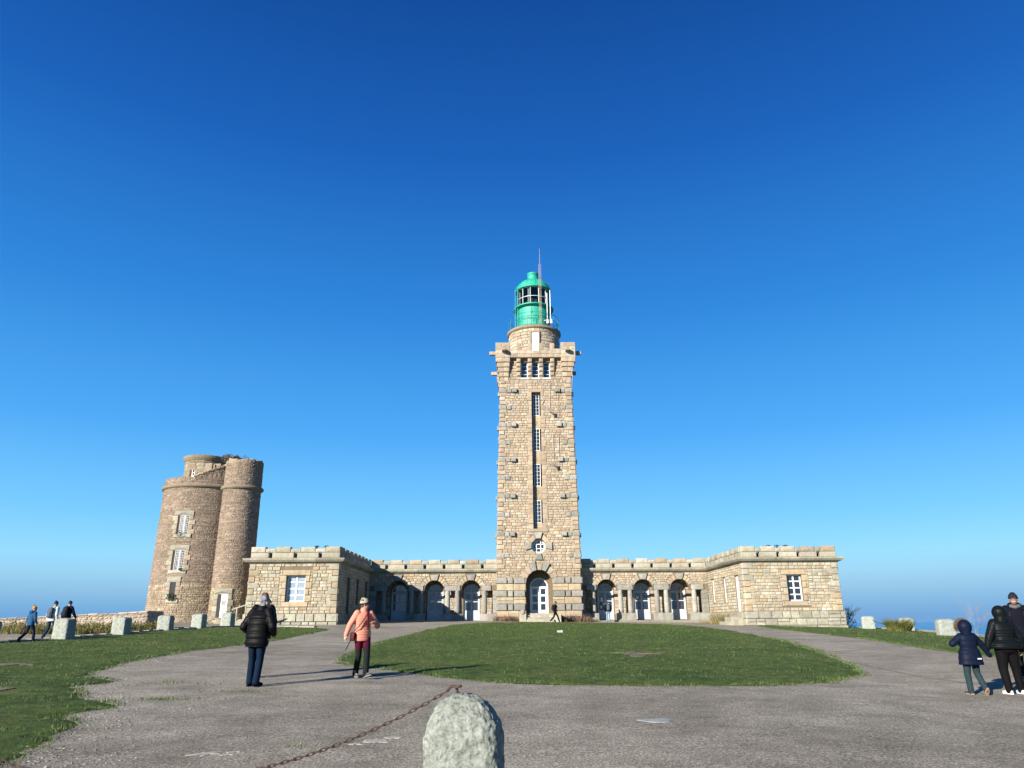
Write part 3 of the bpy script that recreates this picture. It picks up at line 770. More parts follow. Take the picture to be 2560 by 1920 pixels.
    vv = ((-.6, 0), (.15, 0)) if sg < 0 else ((-.7, 0), (0, 0), (.7, 0))
    xb = -14.35 if sg < 0 else 20.6
    for dx, dy in vv:
        x = xb+dx*(.95); y = yf+2.0
        vt.nx(); vt.tube([(x, y, 5.9), (x, y, 7.15 if sg < 0 else 7.12)], .07, 8); vt.lathe(x, y, [(.21, 7.14), (.20, 7.17), (.02, 7.22)], 10); vt.lathe(x, y, [(.21, 7.14), (.02, 7.12)], 10)
    vt.buildp('roof_vent', M_dark, w)
    return w
wing(1, 56.5, 22.0, 18.66, 1.12, (2.95, 4.84), 'right tan stone wing with three arches and sunlit inner side, windowed end block', False, 'low crenellated wings beside the lighthouse')
wing(-1, 54.9, 21.42, 17.97, 1.38, (3.05, 4.9), 'left tan stone wing with shaded inner side wall, next to the old round tower', True, 'low crenellated wings beside the lighthouse')

# ================================================================== OLD TOWER
ot = empty('old_round_tower', (-25.4, 61.3, 1.5), 'ruined brown rubble tower of two joined round drums, left of the lighthouse', 'tower')
def drum(cx, cy, r, zb, zt, taper, name_core, name_st, holes, zring):
    c = MB(); c.lathe(cx, cy, [(r, zb), (r-taper*(zt-zb), zt), (.2, zt+.02)], 64); c.build(name_core, M_mortd, ot)
    s_ = MB(); Mk = cyl_map(cx, cy, r, taper=taper, zb=zb); L_ = math.pi*r*.86
    zz = 6.5
    masonry(s_, Mk, -L_, L_, zb, 4.5, (.09, .19), (.10, .42), RUBX, (.01, .04), holes, gap=.005, cham=.02, bul=.02)
    masonry(s_, Mk, -L_, L_, 4.5, zt, (.06, .13), (.14, .46), RUB, (.008, .035), holes, gap=.004, cham=.018, bul=.018)
    s_.build(name_st, M_ruin, ot)
    rg_ = MB(); rr = r-taper*(zring-zb)
    rg_.lathe(cx, cy, [(rr, zring-.18), (rr+.16, zring-.12), (rr+.24, zring), (rr+.16, zring+.13), (rr, zring+.18)], 64, (.185, .155, .115)); rg_.build('string_course', M_ruin, ot, smooth=True)
    return Mk
BX, BY, BR = -25.72, 61.5, 3.42
TX, TY, TR = -21.95, 59.3, 1.50
def wu(px, ratio): pass
MBg = cyl_map(BX, BY, BR, taper=.012, zb=1)
# windows of the old tower (u from the -y facing line), light stone dressings
OW = [(-.20, .92, 8.3, 9.75, True), (-.22, .92, 5.55, 7.05, True), (-.30, .45, 3.4, 4.65, False)]
def shift(u): return u
MBg = drum(BX, BY, BR, 1.0, 12.85, .012, 'rubble_core', 'rubble', [('r', c-w_/2-.3, c+w_/2+.3, z0-.3, z1+.4) for c, w_, z0, z1, g_ in OW], 12.15)
MTt = drum(TX, TY, TR, 1.0, 14.0, .006, 'turret_core', 'turret_rubble', [('r', -.75, .55, 1.0, 4.1)], 11.95)
ds = MB()
for c, w_, z0, z1, gl_ in OW:
    a, b = c-w_/2, c+w_/2; ds.nx()
    ds.block(MBg, a-.32, b+.34, z1, z1+.38, -.3, .09, pick(PALE), .02, .01); ds.block(MBg, a-.2, b+.3, z0-.28, z0, -.3, .10, pick(PALE), .02, .01)
    z = z0; i = 0
    while z < z1-.05:
        h = (z1-z0)/4
        wl_, wr_ = ((.3, .5), (.5, .32))[i % 2]
        ds.block(MBg, a-wl_, a, z, z+h-.01, -.2, .07, pick(QTAN if random.random() < .5 else PALE), .02, .01); ds.block(MBg, b, b+wr_, z, z+h-.01, -.2, .07, pick(QTAN), .02, .01)
        z += h; i += 1
ds.nx(); ds.block(MTt, -.75, .60, 3.75, 4.15, -.2, .1, pick(PALE), .02, .01)
for i in range(5):
    z = 1.6+i*.43
    ds.block(MTt, -.85+.1*(i % 2), -.42, z, z+.42, -.2, .09, pick(PALE), .02, .01); ds.block(MTt, .32, .62+.12*(i % 2), z, z+.42, -.2, .09, pick(PALE), .02, .01)
ds.buildp('window_dressing', M_gran, ot)
for c, w_, z0, z1, gl_ in OW:
    bk = MB(); bk.mbox(MBg, c-w_/2, c+w_/2, z0, z1, .0, .012, (1, 1, 1)); bk.build('opening_shade', M_inter, ot)  # flat dark plate paints the shaded recess, drum stays solid behind
    if gl_:
        f = MB(); a, b = c-w_/2+.24, c+w_/2
        for i in range(7):
            u = a+(b-a)*i/6; t_ = .022 if i != 3 else .07; f.mbox(MBg, u-t_/1.3, u+t_/1.3, z0, z1, .02, .05)
        for i in range(9):
            z = z0+(z1-z0)*i/8
            if z0 == 5.55 and 0 < i < 4: f.mbox(MBg, (a+b)/2, b, z-.015, z+.015, .02, .045)
            else: f.mbox(MBg, a, b, z-.015, z+.015, .02, .045)
        f.build('lattice_window', simple('grey_white_lattice', (.27, .29, .31), .5), ot)
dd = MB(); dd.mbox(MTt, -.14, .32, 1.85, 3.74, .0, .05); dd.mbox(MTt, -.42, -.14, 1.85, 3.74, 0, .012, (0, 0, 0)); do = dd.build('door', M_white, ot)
nn = MB(); nn.mbox(MTt, -.08, .2, 2.95, 3.25, .055, .06); nn.build('door_notice', M_galv, do)
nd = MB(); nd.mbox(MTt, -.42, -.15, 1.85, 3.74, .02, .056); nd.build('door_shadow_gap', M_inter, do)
# upper turret with cap
CXT, CYT, CR = -26.45, 62.3, 1.62
cp = MB(); cp.lathe(CXT, CYT, [(CR, 12.6), (CR, 14.8)], 48); cp.build('cap_core', M_mortd, ot)
cs_ = MB(); Mc = cyl_map(CXT, CYT, CR)
masonry(cs_, Mc, -math.pi*CR, math.pi*CR, 12.7, 14.75, (.26, .34), (.5, .9), RUBY+PALE[2:], (.02, .04), [('r', -.62, -.12, 13.0, 13.9), ('r', .62, .98, 13.85, 14.2)], gap=.008)
cs_.build('cap_masonry', M_ruin, ot)
cc = MB(); cc.lathe(CXT, CYT, [(CR, 14.7), (CR+.08, 14.75), (CR+.2, 14.95), (CR+.24, 15.12), (CR+.1, 15.2), (.1, 15.32)], 48, (.20, .18, .13)); cc.build('cap_cornice', M_ruin, ot)
w_ = MB(); w_.mbox(Mc, -.62, -.12, 13.0, 13.9, 0, .015); w_.nx(); w_.mbox(Mc, .62, .98, 13.85, 14.2, 0, .015); w_.buildp('cap_opening_shade', M_inter, ot)  # dark plates paint recess shade onto the solid cap wall
w_ = MB(); w_.mbox(Mc, -.36, -.13, 13.02, 13.4, .02, .05); w_.mbox(Mc, -.36, -.33, 13.4, 13.88, .02, .05); w_.mbox(Mc, -.15, -.12, 13.4, 13.88, .02, .05); w_.mbox(Mc, -.33, -.15, 13.62, 13.65, .02, .05); w_.build('small_window', M_white, ot)
# broken wall rising in steps between the big drum and the turret
rw = MB()
for i in range(9):
    a = rad(6+i*6.2); x, y = BX+(BR-.35)*math.sin(a), BY-(BR-.35)*math.cos(a); zt = 12.85+i*.15
    Mr = lambda u, z, d, a=a, x=x, y=y: (x+u*math.cos(a)+d*math.sin(a), y+u*math.sin(a)-d*math.cos(a), z)
    rw.block(Mr, -.24, .24, 12.6, zt, -.5, .25, pick(RUB), .05, .04); rw.block(Mr, -.2, .2, zt, zt+.17, -.4, .32, pick(RUBY), .05, .03)
for i in range(9):
    a = rad(62-i*5); q = random.uniform(.2, .5); x, y = BX+(BR-.9)*math.sin(a), BY-(BR-.9)*math.cos(a)
    rw.box(x-.3, x+.3, y-.3, y+.3, 13.0, 13.9+.2*random.random(), pick(RUB))
for i in range(30):
    a = 2*math.pi*i/30; x, y = TX+(TR-.32)*math.sin(a), TY-(TR-.32)*math.cos(a); h = .12+.22*random.random()
    Mr = lambda u, z, d, a=a, x=x, y=y: (x+u*math.cos(a)+d*math.sin(a), y+u*math.sin(a)-d*math.cos(a), z)
    rw.block(Mr, -.17, .17, 13.85, 14.0+h, -.3, .26, pick(RUB), .04, .03)
rw.build('broken_parapet', M_ruin, ot)


# ------------------------------------------------------------------ foliage materials
def leafmat(name, c1, c2, rough=.7):
    m_, n, b = newmat(name)
    at = N(n, 'ShaderNodeAttribute', attribute_name='Col')
    tc = N(n, 'ShaderNodeTexCoord'); nz = noise_n(n, 3, 3, .6, tc.outputs['Object']); r = ramp(n, [(.35, c1), (.65, c2)]); n.links.new(nz.outputs[0], r.inputs[0])
    c = mixc(n, r.outputs[0], at.outputs['Color'], 1.0, 'MULTIPLY'); n.links.new(c, b.inputs['Base Color'])
    b.inputs['Roughness'].default_value = rough; b.inputs['Specular IOR Level'].default_value = .25
    return m_
M_twig = leafmat('dry_twigs', (.10, .06, .045), (.17, .11, .075))
M_straw = leafmat('straw_stems', (.21, .17, .10), (.13, .12, .05))
M_scrub = leafmat('scrub_leaves', (.07, .075, .025), (.14, .115, .05))
M_gtuft = leafmat('tuft_leaves', (.035, .055, .012), (.12, .115, .035))
M_ivy = leafmat('ivy_leaves', (.035, .05, .035), (.07, .09, .05))
M_dshrub = leafmat('dark_shrub', (.03, .045, .03), (.06, .07, .045))
M_bark = leafmat('bare_branches', (.16, .14, .12), (.24, .20, .17))

def tuft(x, y, w, d, h, n, bw, mb=None, lean=.35, col=(1, 1, 1)):
    mb = mb or MB()
    for i in range(n):
        a = random.uniform(0, 2*math.pi); r = math.sqrt(random.random())
        px, py = x+math.cos(a)*r*w, y+math.sin(a)*r*d; z = gz(px, py)-.02
        hh = h*random.uniform(.45, 1)*(1-.4*r); lx, ly = math.cos(a)*lean*hh*random.uniform(.2, 1.2)+random.uniform(-.1, .1)*hh, math.sin(a)*lean*hh*random.uniform(.2, 1)
        t = random.uniform(0, math.pi); bx_, by_ = bw*math.cos(t), bw*math.sin(t); k = random.uniform(.7, 1.3)
        c = tuple(v_*k for v_ in col)
        mx_, my_, mz_ = px+lx*.4, py+ly*.4, z+hh*.6
        mb.add([(px-bx_, py-by_, z), (px+bx_, py+by_, z), (mx_+bx_*.8, my_+by_*.8, mz_), (mx_-bx_*.8, my_-by_*.8, mz_), (px+lx, py+ly, z+hh)], [(0, 1, 2, 3), (3, 2, 4)], c)
    return mb
def leafcloud(mb, cx, cy, cz, rx, ry, rz, n, s, col=(1, 1, 1)):
    for i in range(n):
        while True:
            p = (random.uniform(-1, 1), random.uniform(-1, 1), random.uniform(-1, 1))
            if p[0]**2+p[1]**2+p[2]**2 < 1: break
        q = noise.noise(Vector(p)*2.3+Vector((cx, cy, 0)))
        if q < -.12: continue
        c = Vector((cx+p[0]*rx, cy+p[1]*ry, cz+p[2]*rz)); a = Vector((random.gauss(0, 1), random.gauss(0, 1), random.gauss(0, 1))).normalized(); b = a.orthogonal().normalized()
        ss = s*random.uniform(.6, 1.3); k = random.uniform(.7, 1.3)
        mb.add([c-a*ss, c+b*ss*.5, c+a*ss, c-b*ss*.5], [(0, 1, 2, 3)], tuple(v_*k for v_ in col))
def twigs(mb, x, y, z, h, n, spread, r0=.012, depth=3):
    def br(p, d, L_, r, dep):
        q = p+d*L_; mb.tube([p, p.lerp(q, .5)+Vector((random.gauss(0, .03), random.gauss(0, .03), 0))*L_, q], [r, r*.8, r*.6], 4, cap=False)
        if dep > 0:
            for _ in range(3):
                dd_ = (d+Vector((random.gauss(0, .5), random.gauss(0, .5), random.gauss(.15, .3)))).normalized(); br(p.lerp(q, random.uniform(.4, 1)), dd_, L_*random.uniform(.45, .75), r*.6, dep-1)
    for i in range(n):
        a = random.uniform(0, 6.28); d = Vector((math.cos(a)*spread*random.random(), math.sin(a)*spread*random.random(), 1)).normalized()
        br(Vector((x+math.cos(a)*.1, y+math.sin(a)*.1, z)), d, h*random.uniform(.35, .55), r0, depth)

# ================================================================== GROUND
def terr(x, y):
    z = gz(x, y)
    # plateau edges
    e = 0
    kx = np.interp(y, [-60, 5, 15, 24, 31, 38, 45, 52, 60, 80], [28, 19.6, 19.6, 20.2, 21.6, 23.4, 25.3, 26.4, 27.4, 28])
    e = max(e, x-kx)
    e = max(e, y-88, -x-70, -y-120)
    if e > 0: z -= .5*e if e < 4 else 2+.75*(e-4)
    return max(z, -74)
def axis(lo, hi, flo, fhi, fs):
    a = list(np.arange(flo, fhi+1e-6, fs)); s_ = fs; v = flo
    while v > lo: s_ *= 1.18; v -= s_; a.insert(0, v)
    s_ = fs; v = fhi
    while v < hi: s_ *= 1.18; v += s_; a.append(v)
    return a
xs = axis(-400, 400, -34, 32, .75); ys = axis(-300, 420, 0, 92, .75)
g = MB(); V = [(x, y, terr(x, y)) for y in ys for x in xs]; nx = len(xs)
g.add(V, [(j*nx+i, j*nx+i+1, (j+1)*nx+i+1, (j+1)*nx+i) for j in range(len(ys)-1) for i in range(nx-1)])
m_, n, b = newmat('gravel_asphalt'); tc = N(n, 'ShaderNodeTexCoord'); oc_ = tc.outputs['Object']
big = noise_n(n, .18, 5, .6, oc_); mid = noise_n(n, 1.3, 5, .7, oc_); fine = noise_n(n, 34, 5, .85, oc_)
vo = N(n, 'ShaderNodeTexVoronoi'); vo.inputs['Scale'].default_value = 55; n.links.new(oc_, vo.inputs['Vector'])
r1 = ramp(n, [(.3, (.178, .161, .131)), (.5, (.244, .224, .185)), (.72, (.30, .276, .230))]); n.links.new(big.outputs[0], r1.inputs[0])
r2 = ramp(n, [(.3, (.70, .69, .67)), (.65, (1.14, 1.14, 1.14))]); n.links.new(mid.outputs[0], r2.inputs[0])
r3 = ramp(n, [(.38, (.22, .22, .22)), (.5, (.95, .95, .95)), (.62, (2.1, 2.08, 2.04))]); n.links.new(fine.outputs[0], r3.inputs[0])
c = mixc(n, r1.outputs[0], r2.outputs[0], 1.0, 'MULTIPLY'); c = mixc(n, c, r3.outputs[0], 1.0, 'MULTIPLY')
mp = N(n, 'ShaderNodeMapping'); mp.inputs['Scale'].default_value = (.5, 1.0, 1); n.links.new(oc_, mp.inputs[0]); stn = noise_n(n, .8, 6, .7, mp.outputs[0]); rst = ramp(n, [(.36, (.80, .80, .79)), (.52, (1, 1, 1)), (.7, (1.06, 1.06, 1.06))]); n.links.new(stn.outputs[0], rst.inputs[0]); c = mixc(n, c, rst.outputs[0], 1.0, 'MULTIPLY')
rv = ramp(n, [(0, (1.35, 1.35, 1.32)), (.35, (1, 1, 1)), (.8, (.75, .75, .75))]); n.links.new(vo.outputs['Distance'], rv.inputs[0]); c = mixc(n, c, rv.outputs[0], 1.0, 'MULTIPLY')
n.links.new(c, b.inputs['Base Color']); b.inputs['Roughness'].default_value = .95; b.inputs['Specular IOR Level'].default_value = .15
bp = N(n, 'ShaderNodeBump'); bp.inputs['Strength'].default_value = .8; bp.inputs['Distance'].default_value = .014
ad = N(n, 'ShaderNodeMath', operation='ADD'); n.links.new(fine.outputs[0], ad.inputs[0]); n.links.new(mid.outputs[0], ad.inputs[1])
n.links.new(ad.outputs[0], bp.inputs['Height']); n.links.new(bp.outputs[0], b.inputs['Normal'])
M_ground = m_
tag(g.build('ground', M_ground, smooth=True), kind='structure')

# lawns
m_, n, b = newmat('lawn_turf'); tc = N(n, 'ShaderNodeTexCoord'); oc_ = tc.outputs['Object']
a1 = noise_n(n, .45, 6, .65, oc_); a2 = noise_n(n, 4, 5, .7, oc_); a3 = noise_n(n, 30, 4, .8, oc_); a4 = noise_n(n, .9, 6, .75, oc_)
r1 = ramp(n, [(.3, (.042, .078, .014)), (.52, (.066, .104, .022)), (.72, (.115, .130, .038))]); n.links.new(a1.outputs[0], r1.inputs[0])
r2 = ramp(n, [(.32, (.42, .42, .38)), (.6, (1.35, 1.35, 1.3))]); n.links.new(a2.outputs[0], r2.inputs[0]); r3 = ramp(n, [(.3, (.5, .5, .5)), (.65, (1.5, 1.5, 1.5))]); n.links.new(a3.outputs[0], r3.inputs[0])
c = mixc(n, r1.outputs[0], r2.outputs[0], 1.0, 'MULTIPLY'); c = mixc(n, c, r3.outputs[0], 1.0, 'MULTIPLY')
rs = ramp(n, [(.60, (0, 0, 0)), (.72, (.75, .75, .75))]); n.links.new(a4.outputs[0], rs.inputs[0]); c = mixc(n, c, (.10, .08, .045), rs.outputs[0])
n.links.new(c, b.inputs['Base Color']); b.inputs['Roughness'].default_value = .9; b.inputs['Specular IOR Level'].default_value = .15
ad = N(n, 'ShaderNodeMath', operation='ADD'); n.links.new(a2.outputs[0], ad.inputs[0]); n.links.new(a3.outputs[0], ad.inputs[1])
bp = N(n, 'ShaderNodeBump'); bp.inputs['Strength'].default_value = 1; bp.inputs['Distance'].default_value = .11; n.links.new(ad.outputs[0], bp.inputs['Height']); n.links.new(bp.outputs[0], b.inputs['Normal'])
M_lawn = m_
OVAL = [(-4.4, 20.6), (-4.95, 22.2), (-5.3, 25.84), (-5.5, 32.28), (-5.5, 39.3), (-5.0, 48), (-4.2, 55.5), (-2, 60.5), (1.98, 63.0), (7, 62), (10.6, 59.5), (12.5, 55.2), (12.9, 50), (12.4, 41.9), (11.2, 32), (9.84, 24.8), (8.7, 20), (7.9, 18.1), (6.43, 16.5), (5.2, 15.8), (2.61, 15.35), (0.82, 15.5), (-0.3, 15.95), (-1.5, 17.1), (-2.49, 18.3), (-3.37, 19.5)]
LEFT = [(-11.0, 46.3), (-10.75, 42), (-10.5, 37.65), (-10.43, 33.28), (-10.8, 30.08), (-11.04, 26.14), (-10.91, 22.78), (-10.48, 20.79), (-9.7, 17.9), (-8.3, 16.6), (-8.8, 15.8), (-8.2, 14.9), (-7.3, 13.6), (-6.3, 12.7), (-6.5, 11.7), (-5.75, 10.7), (-5.6, 9.9), (-5.25, 9.1), (-5.2, 8.5), (-5.0, 7.6), (-5.1, 6), (-6, 3), (-12, 0), (-24, 0), (-26, 14), (-23.5, 26), (-21.1, 33), (-20.8, 36), (-20.4, 40), (-20.0, 45), (-19.2, 49.2), (-17.5, 50.3), (-14.5, 49.8), (-12.3, 48.2)]
RIGHT = [(17.3, 54.9), (16.6, 50), (16.0, 43.16), (15.5, 36.24), (15.3, 33.72), (14.5, 28.88), (14.0, 26.0), (13.95, 24.58), (14, 23.21), (14.2, 21.8), (14.5, 16), (15, 8), (19.5, 6), (19.2, 15), (19.8, 24), (21.1, 31), (22.8, 38), (24.8, 45), (25.8, 52), (25.7, 56.2), (22, 56.0), (19, 55.8)]
def refine(poly, step=.35, amp=.10):
    out = []; n = len(poly)
    P_ = [Vector(p) for p in poly]
    for i in range(n):
        p0, p1, p2, p3 = P_[i-1], P_[i], P_[(i+1) % n], P_[(i+2) % n]
        k = max(1, int((p2-p1).length/step))
        for j in range(k):
            t = j/k; q = .5*((2*p1)+(-p0+p2)*t+(2*p0-5*p1+4*p2-p3)*t*t+(-p0+3*p1-3*p2+p3)*t**3)
            q += Vector((noise.noise(Vector((q.x*1.1, q.y*1.1, 3))), noise.noise(Vector((q.x*1.1, q.y*1.1, 9)))))*amp*1.3
            q += Vector((noise.noise(Vector((q.x*4, q.y*4, 3))), noise.noise(Vector((q.x*4, q.y*4, 9)))))*amp*.6
            out.append((q.x, q.y))
    return out
def inpoly(px, py, poly):
    x = np.asarray(px); y = np.asarray(py); ins = np.zeros(x.shape, bool); n = len(poly)
    for i in range(n):
        x1, y1 = poly[i]; x2, y2 = poly[i-1]
        c_ = ((y1 > y) != (y2 > y)) & (x < (x2-x1)*(y-y1)/((y2-y1) or 1e-9)+x1); ins ^= c_
    return ins
def lawnz(x, y): return gz(x, y)+.035+.025*noise.noise(Vector((x*.8, y*.8, 0)))+.014*noise.noise(Vector((x*2.7, y*2.7, 5)))
LAWNS = []
def lawn(poly, step):
    rp = refine(poly, .3, .12); LAWNS.append(rp)
    X = [p[0] for p in rp]; Y = [p[1] for p in rp]
    gx, gy = np.meshgrid(np.arange(min(X), max(X), step), np.arange(min(Y), max(Y), step)); gx = gx.ravel()+rng.uniform(-.2, .2, gx.size)*step; gy = gy.ravel()+rng.uniform(-.2, .2, gy.size)*step
    k = inpoly(gx, gy, rp); gx, gy = gx[k], gy[k]
    bpts = np.array(rp); keep = np.ones(len(gx), bool)
    for i in range(0, len(gx), 2000):
        d2 = ((gx[i:i+2000, None]-bpts[None, :, 0])**2+(gy[i:i+2000, None]-bpts[None, :, 1])**2).min(1); keep[i:i+2000] = d2 > (.12)**2
    pts = [Vector(p) for p in rp]+[Vector((a, b_)) for a, b_ in zip(gx[keep], gy[keep])]
    r = delaunay_2d_cdt(pts, [], [list(range(len(rp)))], 1, 1e-6)
    nb = len(rp); V = []
    for i, p in enumerate(r[0]):
        orig = r[3][i]
        V.append((p.x, p.y, gz(p.x, p.y)-.01 if any(o < nb for o in orig) else lawnz(p.x, p.y)))
    mb = MB(); mb.add(V, [tuple(f) for f in r[2]]); tag(mb.build('lawn', M_lawn, smooth=True), kind='structure')
lawn(OVAL, .42); lawn(LEFT, .36); lawn(RIGHT, .5)

# grass blades (one stuff object)
def blades():
    P_ = []
    for rp, dens, lim in ((LAWNS[1], 1, 1), (LAWNS[0], 1, 1), (LAWNS[2], 1, 1)):
        a = np.array(rp); x0, x1, y0, y1 = a[:, 0].min(), a[:, 0].max(), a[:, 1].min(), a[:, 1].max()
        n = 900000; x = rng.uniform(x0, x1, n); y = rng.uniform(y0, y1, n)
        area = (x1-x0)*(y1-y0)
        want = np.clip(2600/np.maximum(y-4, 3)**1.15, 18, 420)*(area/n)   # blades per m2
        k = (rng.random(n) < want*1.0) & (y < 60) & (np.abs(x) < y*.78+2)
        x, y = x[k], y[k]; k = inpoly(x, y, rp); P_.append(np.stack([x[k], y[k]], 1))
        # extra along the edge
        if rp is LAWNS[1]:
            for mx_, my_, sx_, sy_, q_ in ((-5.75, 13.4, .35, .12, 260), (-6.7, 16.0, .5, .15, 200), (-5.0, 14.6, .3, .08, 90), (-2.2, 9.0, .25, .1, 60)): P_.append(np.stack([rng.normal(mx_, sx_, q_), rng.normal(my_, sy_, q_)], 1))
        e = np.repeat(a[(a[:, 1] < 35)], 30, axis=0); e = e+rng.normal(0, .07, e.shape); P_.append(e)
    Q = np.concatenate(P_); n = len(Q)
    z = np.array([lawnz(p[0], p[1])-.02 for p in Q])
    dist = Q[:, 1]; h = rng.uniform(.008, .034, n)*(1+dist*.010); w = .003+dist*.00030
    h *= np.array([clamp(1.1+2.2*noise.noise(Vector((p[0]*1.6, p[1]*1.6, 2))), .35, 1.7) for p in Q])
    t = rng.uniform(0, math.pi, n); lx = rng.normal(0, .02, n); ly = rng.normal(0, .02, n)
    V = np.empty((n, 3, 3)); V[:, 0] = np.stack([Q[:, 0]-w*np.cos(t), Q[:, 1]-w*np.sin(t), z], 1); V[:, 1] = np.stack([Q[:, 0]+w*np.cos(t), Q[:, 1]+w*np.sin(t), z], 1); V[:, 2] = np.stack([Q[:, 0]+lx, Q[:, 1]+ly, z+h+.01], 1)
    me = bpy.data.meshes.new('grass'); me.vertices.add(n*3); me.vertices.foreach_set('co', V.ravel()); me.loops.add(n*3); me.loops.foreach_set('vertex_index', np.arange(n*3)); me.polygons.add(n); me.polygons.foreach_set('loop_start', np.arange(n)*3)
    me.update(calc_edges=True); at = me.color_attributes.new('Col', 'FLOAT_COLOR', 'CORNER')
    base = np.array([[.044, .080, .015], [.058, .096, .020], [.080, .106, .028], [.034, .060, .012], [.12, .11, .05]]); ci = rng.choice(5, n, p=[.35, .3, .14, .17, .04]); c = np.ones((n, 3, 4)); c[:, :, :3] = base[ci][:, None, :]*rng.uniform(.8, 1.2, (n, 1, 1)); at.data.foreach_set('color', c.astype(np.float32).ravel())
    mm, nn_, bb = newmat('grass_blades'); a_ = N(nn_, 'ShaderNodeAttribute', attribute_name='Col'); nn_.links.new(a_.outputs['Color'], bb.inputs['Base Color']); bb.inputs['Roughness'].default_value = .6; bb.inputs['Specular IOR Level'].default_value = .3
    me.materials.append(mm); o = bpy.data.objects.new('grass', me); COL.objects.link(o); tag(o, 'short green winter grass growing over the lawns', 'grass', kind='stuff'); print('blades', n)
blades()
# loose pebbles
def pebbles():
    pts = []
    for x, y, s_ in list(zip(rng.uniform(-9, 9, 2600), rng.uniform(5, 26, 2600), rng.uniform(.003, .009, 2600))): pts.append((x, y, s_))
    a = np.array(LAWNS[1]); a = a[(a[:, 1] < 24) & (a[:, 1] > 6)&(a[:, 0] > -12)]
    for i in range(1500):
        p = a[rng.integers(len(a))]; pts.append((p[0]+abs(rng.normal(0, .55)), p[1]+rng.normal(0, .4), rng.uniform(.004, .016)))
    a = np.array(LAWNS[0]); a = a[(a[:, 1] < 24)]
    for i in range(500):
        p = a[rng.integers(len(a))]; pts.append((p[0]+rng.normal(0, .2), p[1]-abs(rng.normal(0, .25)), rng.uniform(.004, .011)))
    mb = MB(); bm = bmesh.new(); bmesh.ops.create_icosphere(bm, subdivisions=1, radius=1); vv = [v.co.copy() for v in bm.verts]; ff = [tuple(v.index for v in f.verts) for f in bm.faces]; bm.free()
    for x, y, s_ in pts:
        z = gz(x, y); sx, sy, sz = s_*random.uniform(.8, 1.7), s_*random.uniform(.8, 1.5), s_*random.uniform(.4, .9); k = random.choice((.16, .2, .26, .33)); a_ = random.random()*6
        mb.add([(x+(v.x*math.cos(a_)-v.y*math.sin(a_))*sx, y+(v.x*math.sin(a_)+v.y*math.cos(a_))*sy, z+v.z*sz+sz*.4) for v in vv], ff, (k, k*.95, k*.88))
    tag(mb.build('gravel', M_gran), 'small loose pebbles scattered on the drive', 'gravel', kind='stuff')
pebbles()

# flat marks: pale slab, pale patches, soil patches
def patch(name, cx, cy, rx, ry, mat, kind, h=.004, rot=0, n=36, rag=.25, label=None, cat=None, zf=gz, thick=True):
    mb = MB(); V = []
    for i in range(n):
        a = 2*math.pi*i/n; k = 1+rag*noise.noise(Vector((math.cos(a)*1.5+cx, math.sin(a)*1.5+cy, 0)))*2; x, y = rx*k*math.cos(a), ry*k*math.sin(a)
        x, y = x*math.cos(rot)-y*math.sin(rot)+cx, x*math.sin(rot)+y*math.cos(rot)+cy; V.append((x, y, zf(x, y)+h))
    V.append((cx, cy, zf(cx, cy)+h*1.5)); V += [(v[0], v[1], v[2]-h-.01) for v in V[:n]]
    mb.add(V, [(i, (i+1) % n, n) for i in range(n)]+[(n+1+i, n+1+(i+1) % n, (i+1) % n, i) for i in range(n)])
    o = mb.build(name, mat); tag(o, label, cat, kind=kind); return o
M_pale = simple('pale_chalk_spot', (.25, .24, .205), .9, var=.4, vscale=20)
M_slab = simple('cement_slab', (.20, .23, .22), .85, var=.35, bump=.3)
patch('cement_slab', 1.93, 10.95, .20, .19, M_slab, None, .004, .3, rag=.30, label='small pale blue grey cement slab set in the drive', cat='slab')
for cx_, cy_, rx_, ry_ in ((-3.30, 8.68, .12, .10), (-3.02, 8.78, .05, .05), (-3.04, 8.62, .05, .03), (-1.62, 9.42, .14, .13), (-1.45, 9.62, .10, .06), (-1.80, 9.22, .06, .06)):
    patch('pale_ground_patch', cx_, cy_, rx_, ry_, M_pale, 'structure', .005, .2, rag=.8)
M_soil = simple('bare_soil', (.085, .068, .04), .95, var=.4, bump=1, bscale=20, vscale=6)
for cx_, cy_, rx_, ry_ in ((3.75, 24.35, .7, 1.1), (-13.2, 21.0, .5, .5), (-9.6, 15.0, .25, .3)):
    patch('bare_soil_patch', cx_, cy_, rx_*.8, ry_*.8, M_soil, 'structure', .012, 0, rag=.9, zf=lawnz)
b_ = MB(); b_.block(lambda u, z, d: (2.49+u, 41.5-d, z), -.16, .16, 1.0, gz(2.5, 41.5)+.15, -.12, .12, (.4, .4, .37), .02, .005)
tag(b_.build('marker_stone', M_gran), 'small pale square marker stone in the oval lawn', 'stone')

ru = MB(); rp_ = [(9.2, 22.0), (9.35, 21.2), (9.28, 20.4), (9.33, 19.6), (9.31, 18.9), (9.42, 18.2), (9.46, 17.7), (9.68, 17.1), (9.75, 16.6)]; V = []
for i, (x, y) in enumerate([(rp_[j][0]*(1-t)+rp_[j+1][0]*t, rp_[j][1]*(1-t)+rp_[j+1][1]*t) for j in range(8) for t in (0, .2, .4, .6, .8)]):
    w_ = .022+.018*noise.noise(Vector((x*3, y*5, 0))); x += .05*noise.noise(Vector((x*2, y*3, 4))); V += [(x-w_, y, gz(x, y)+.005), (x+w_, y, gz(x, y)+.005)]
ru.add(V, [(2*i, 2*i+1, 2*i+3, 2*i+2) for i in range(39)]); tag(ru.build('rut', simple('damp_gravel', (.05, .045, .04), .9, var=.4, bump=.6)), kind='structure')
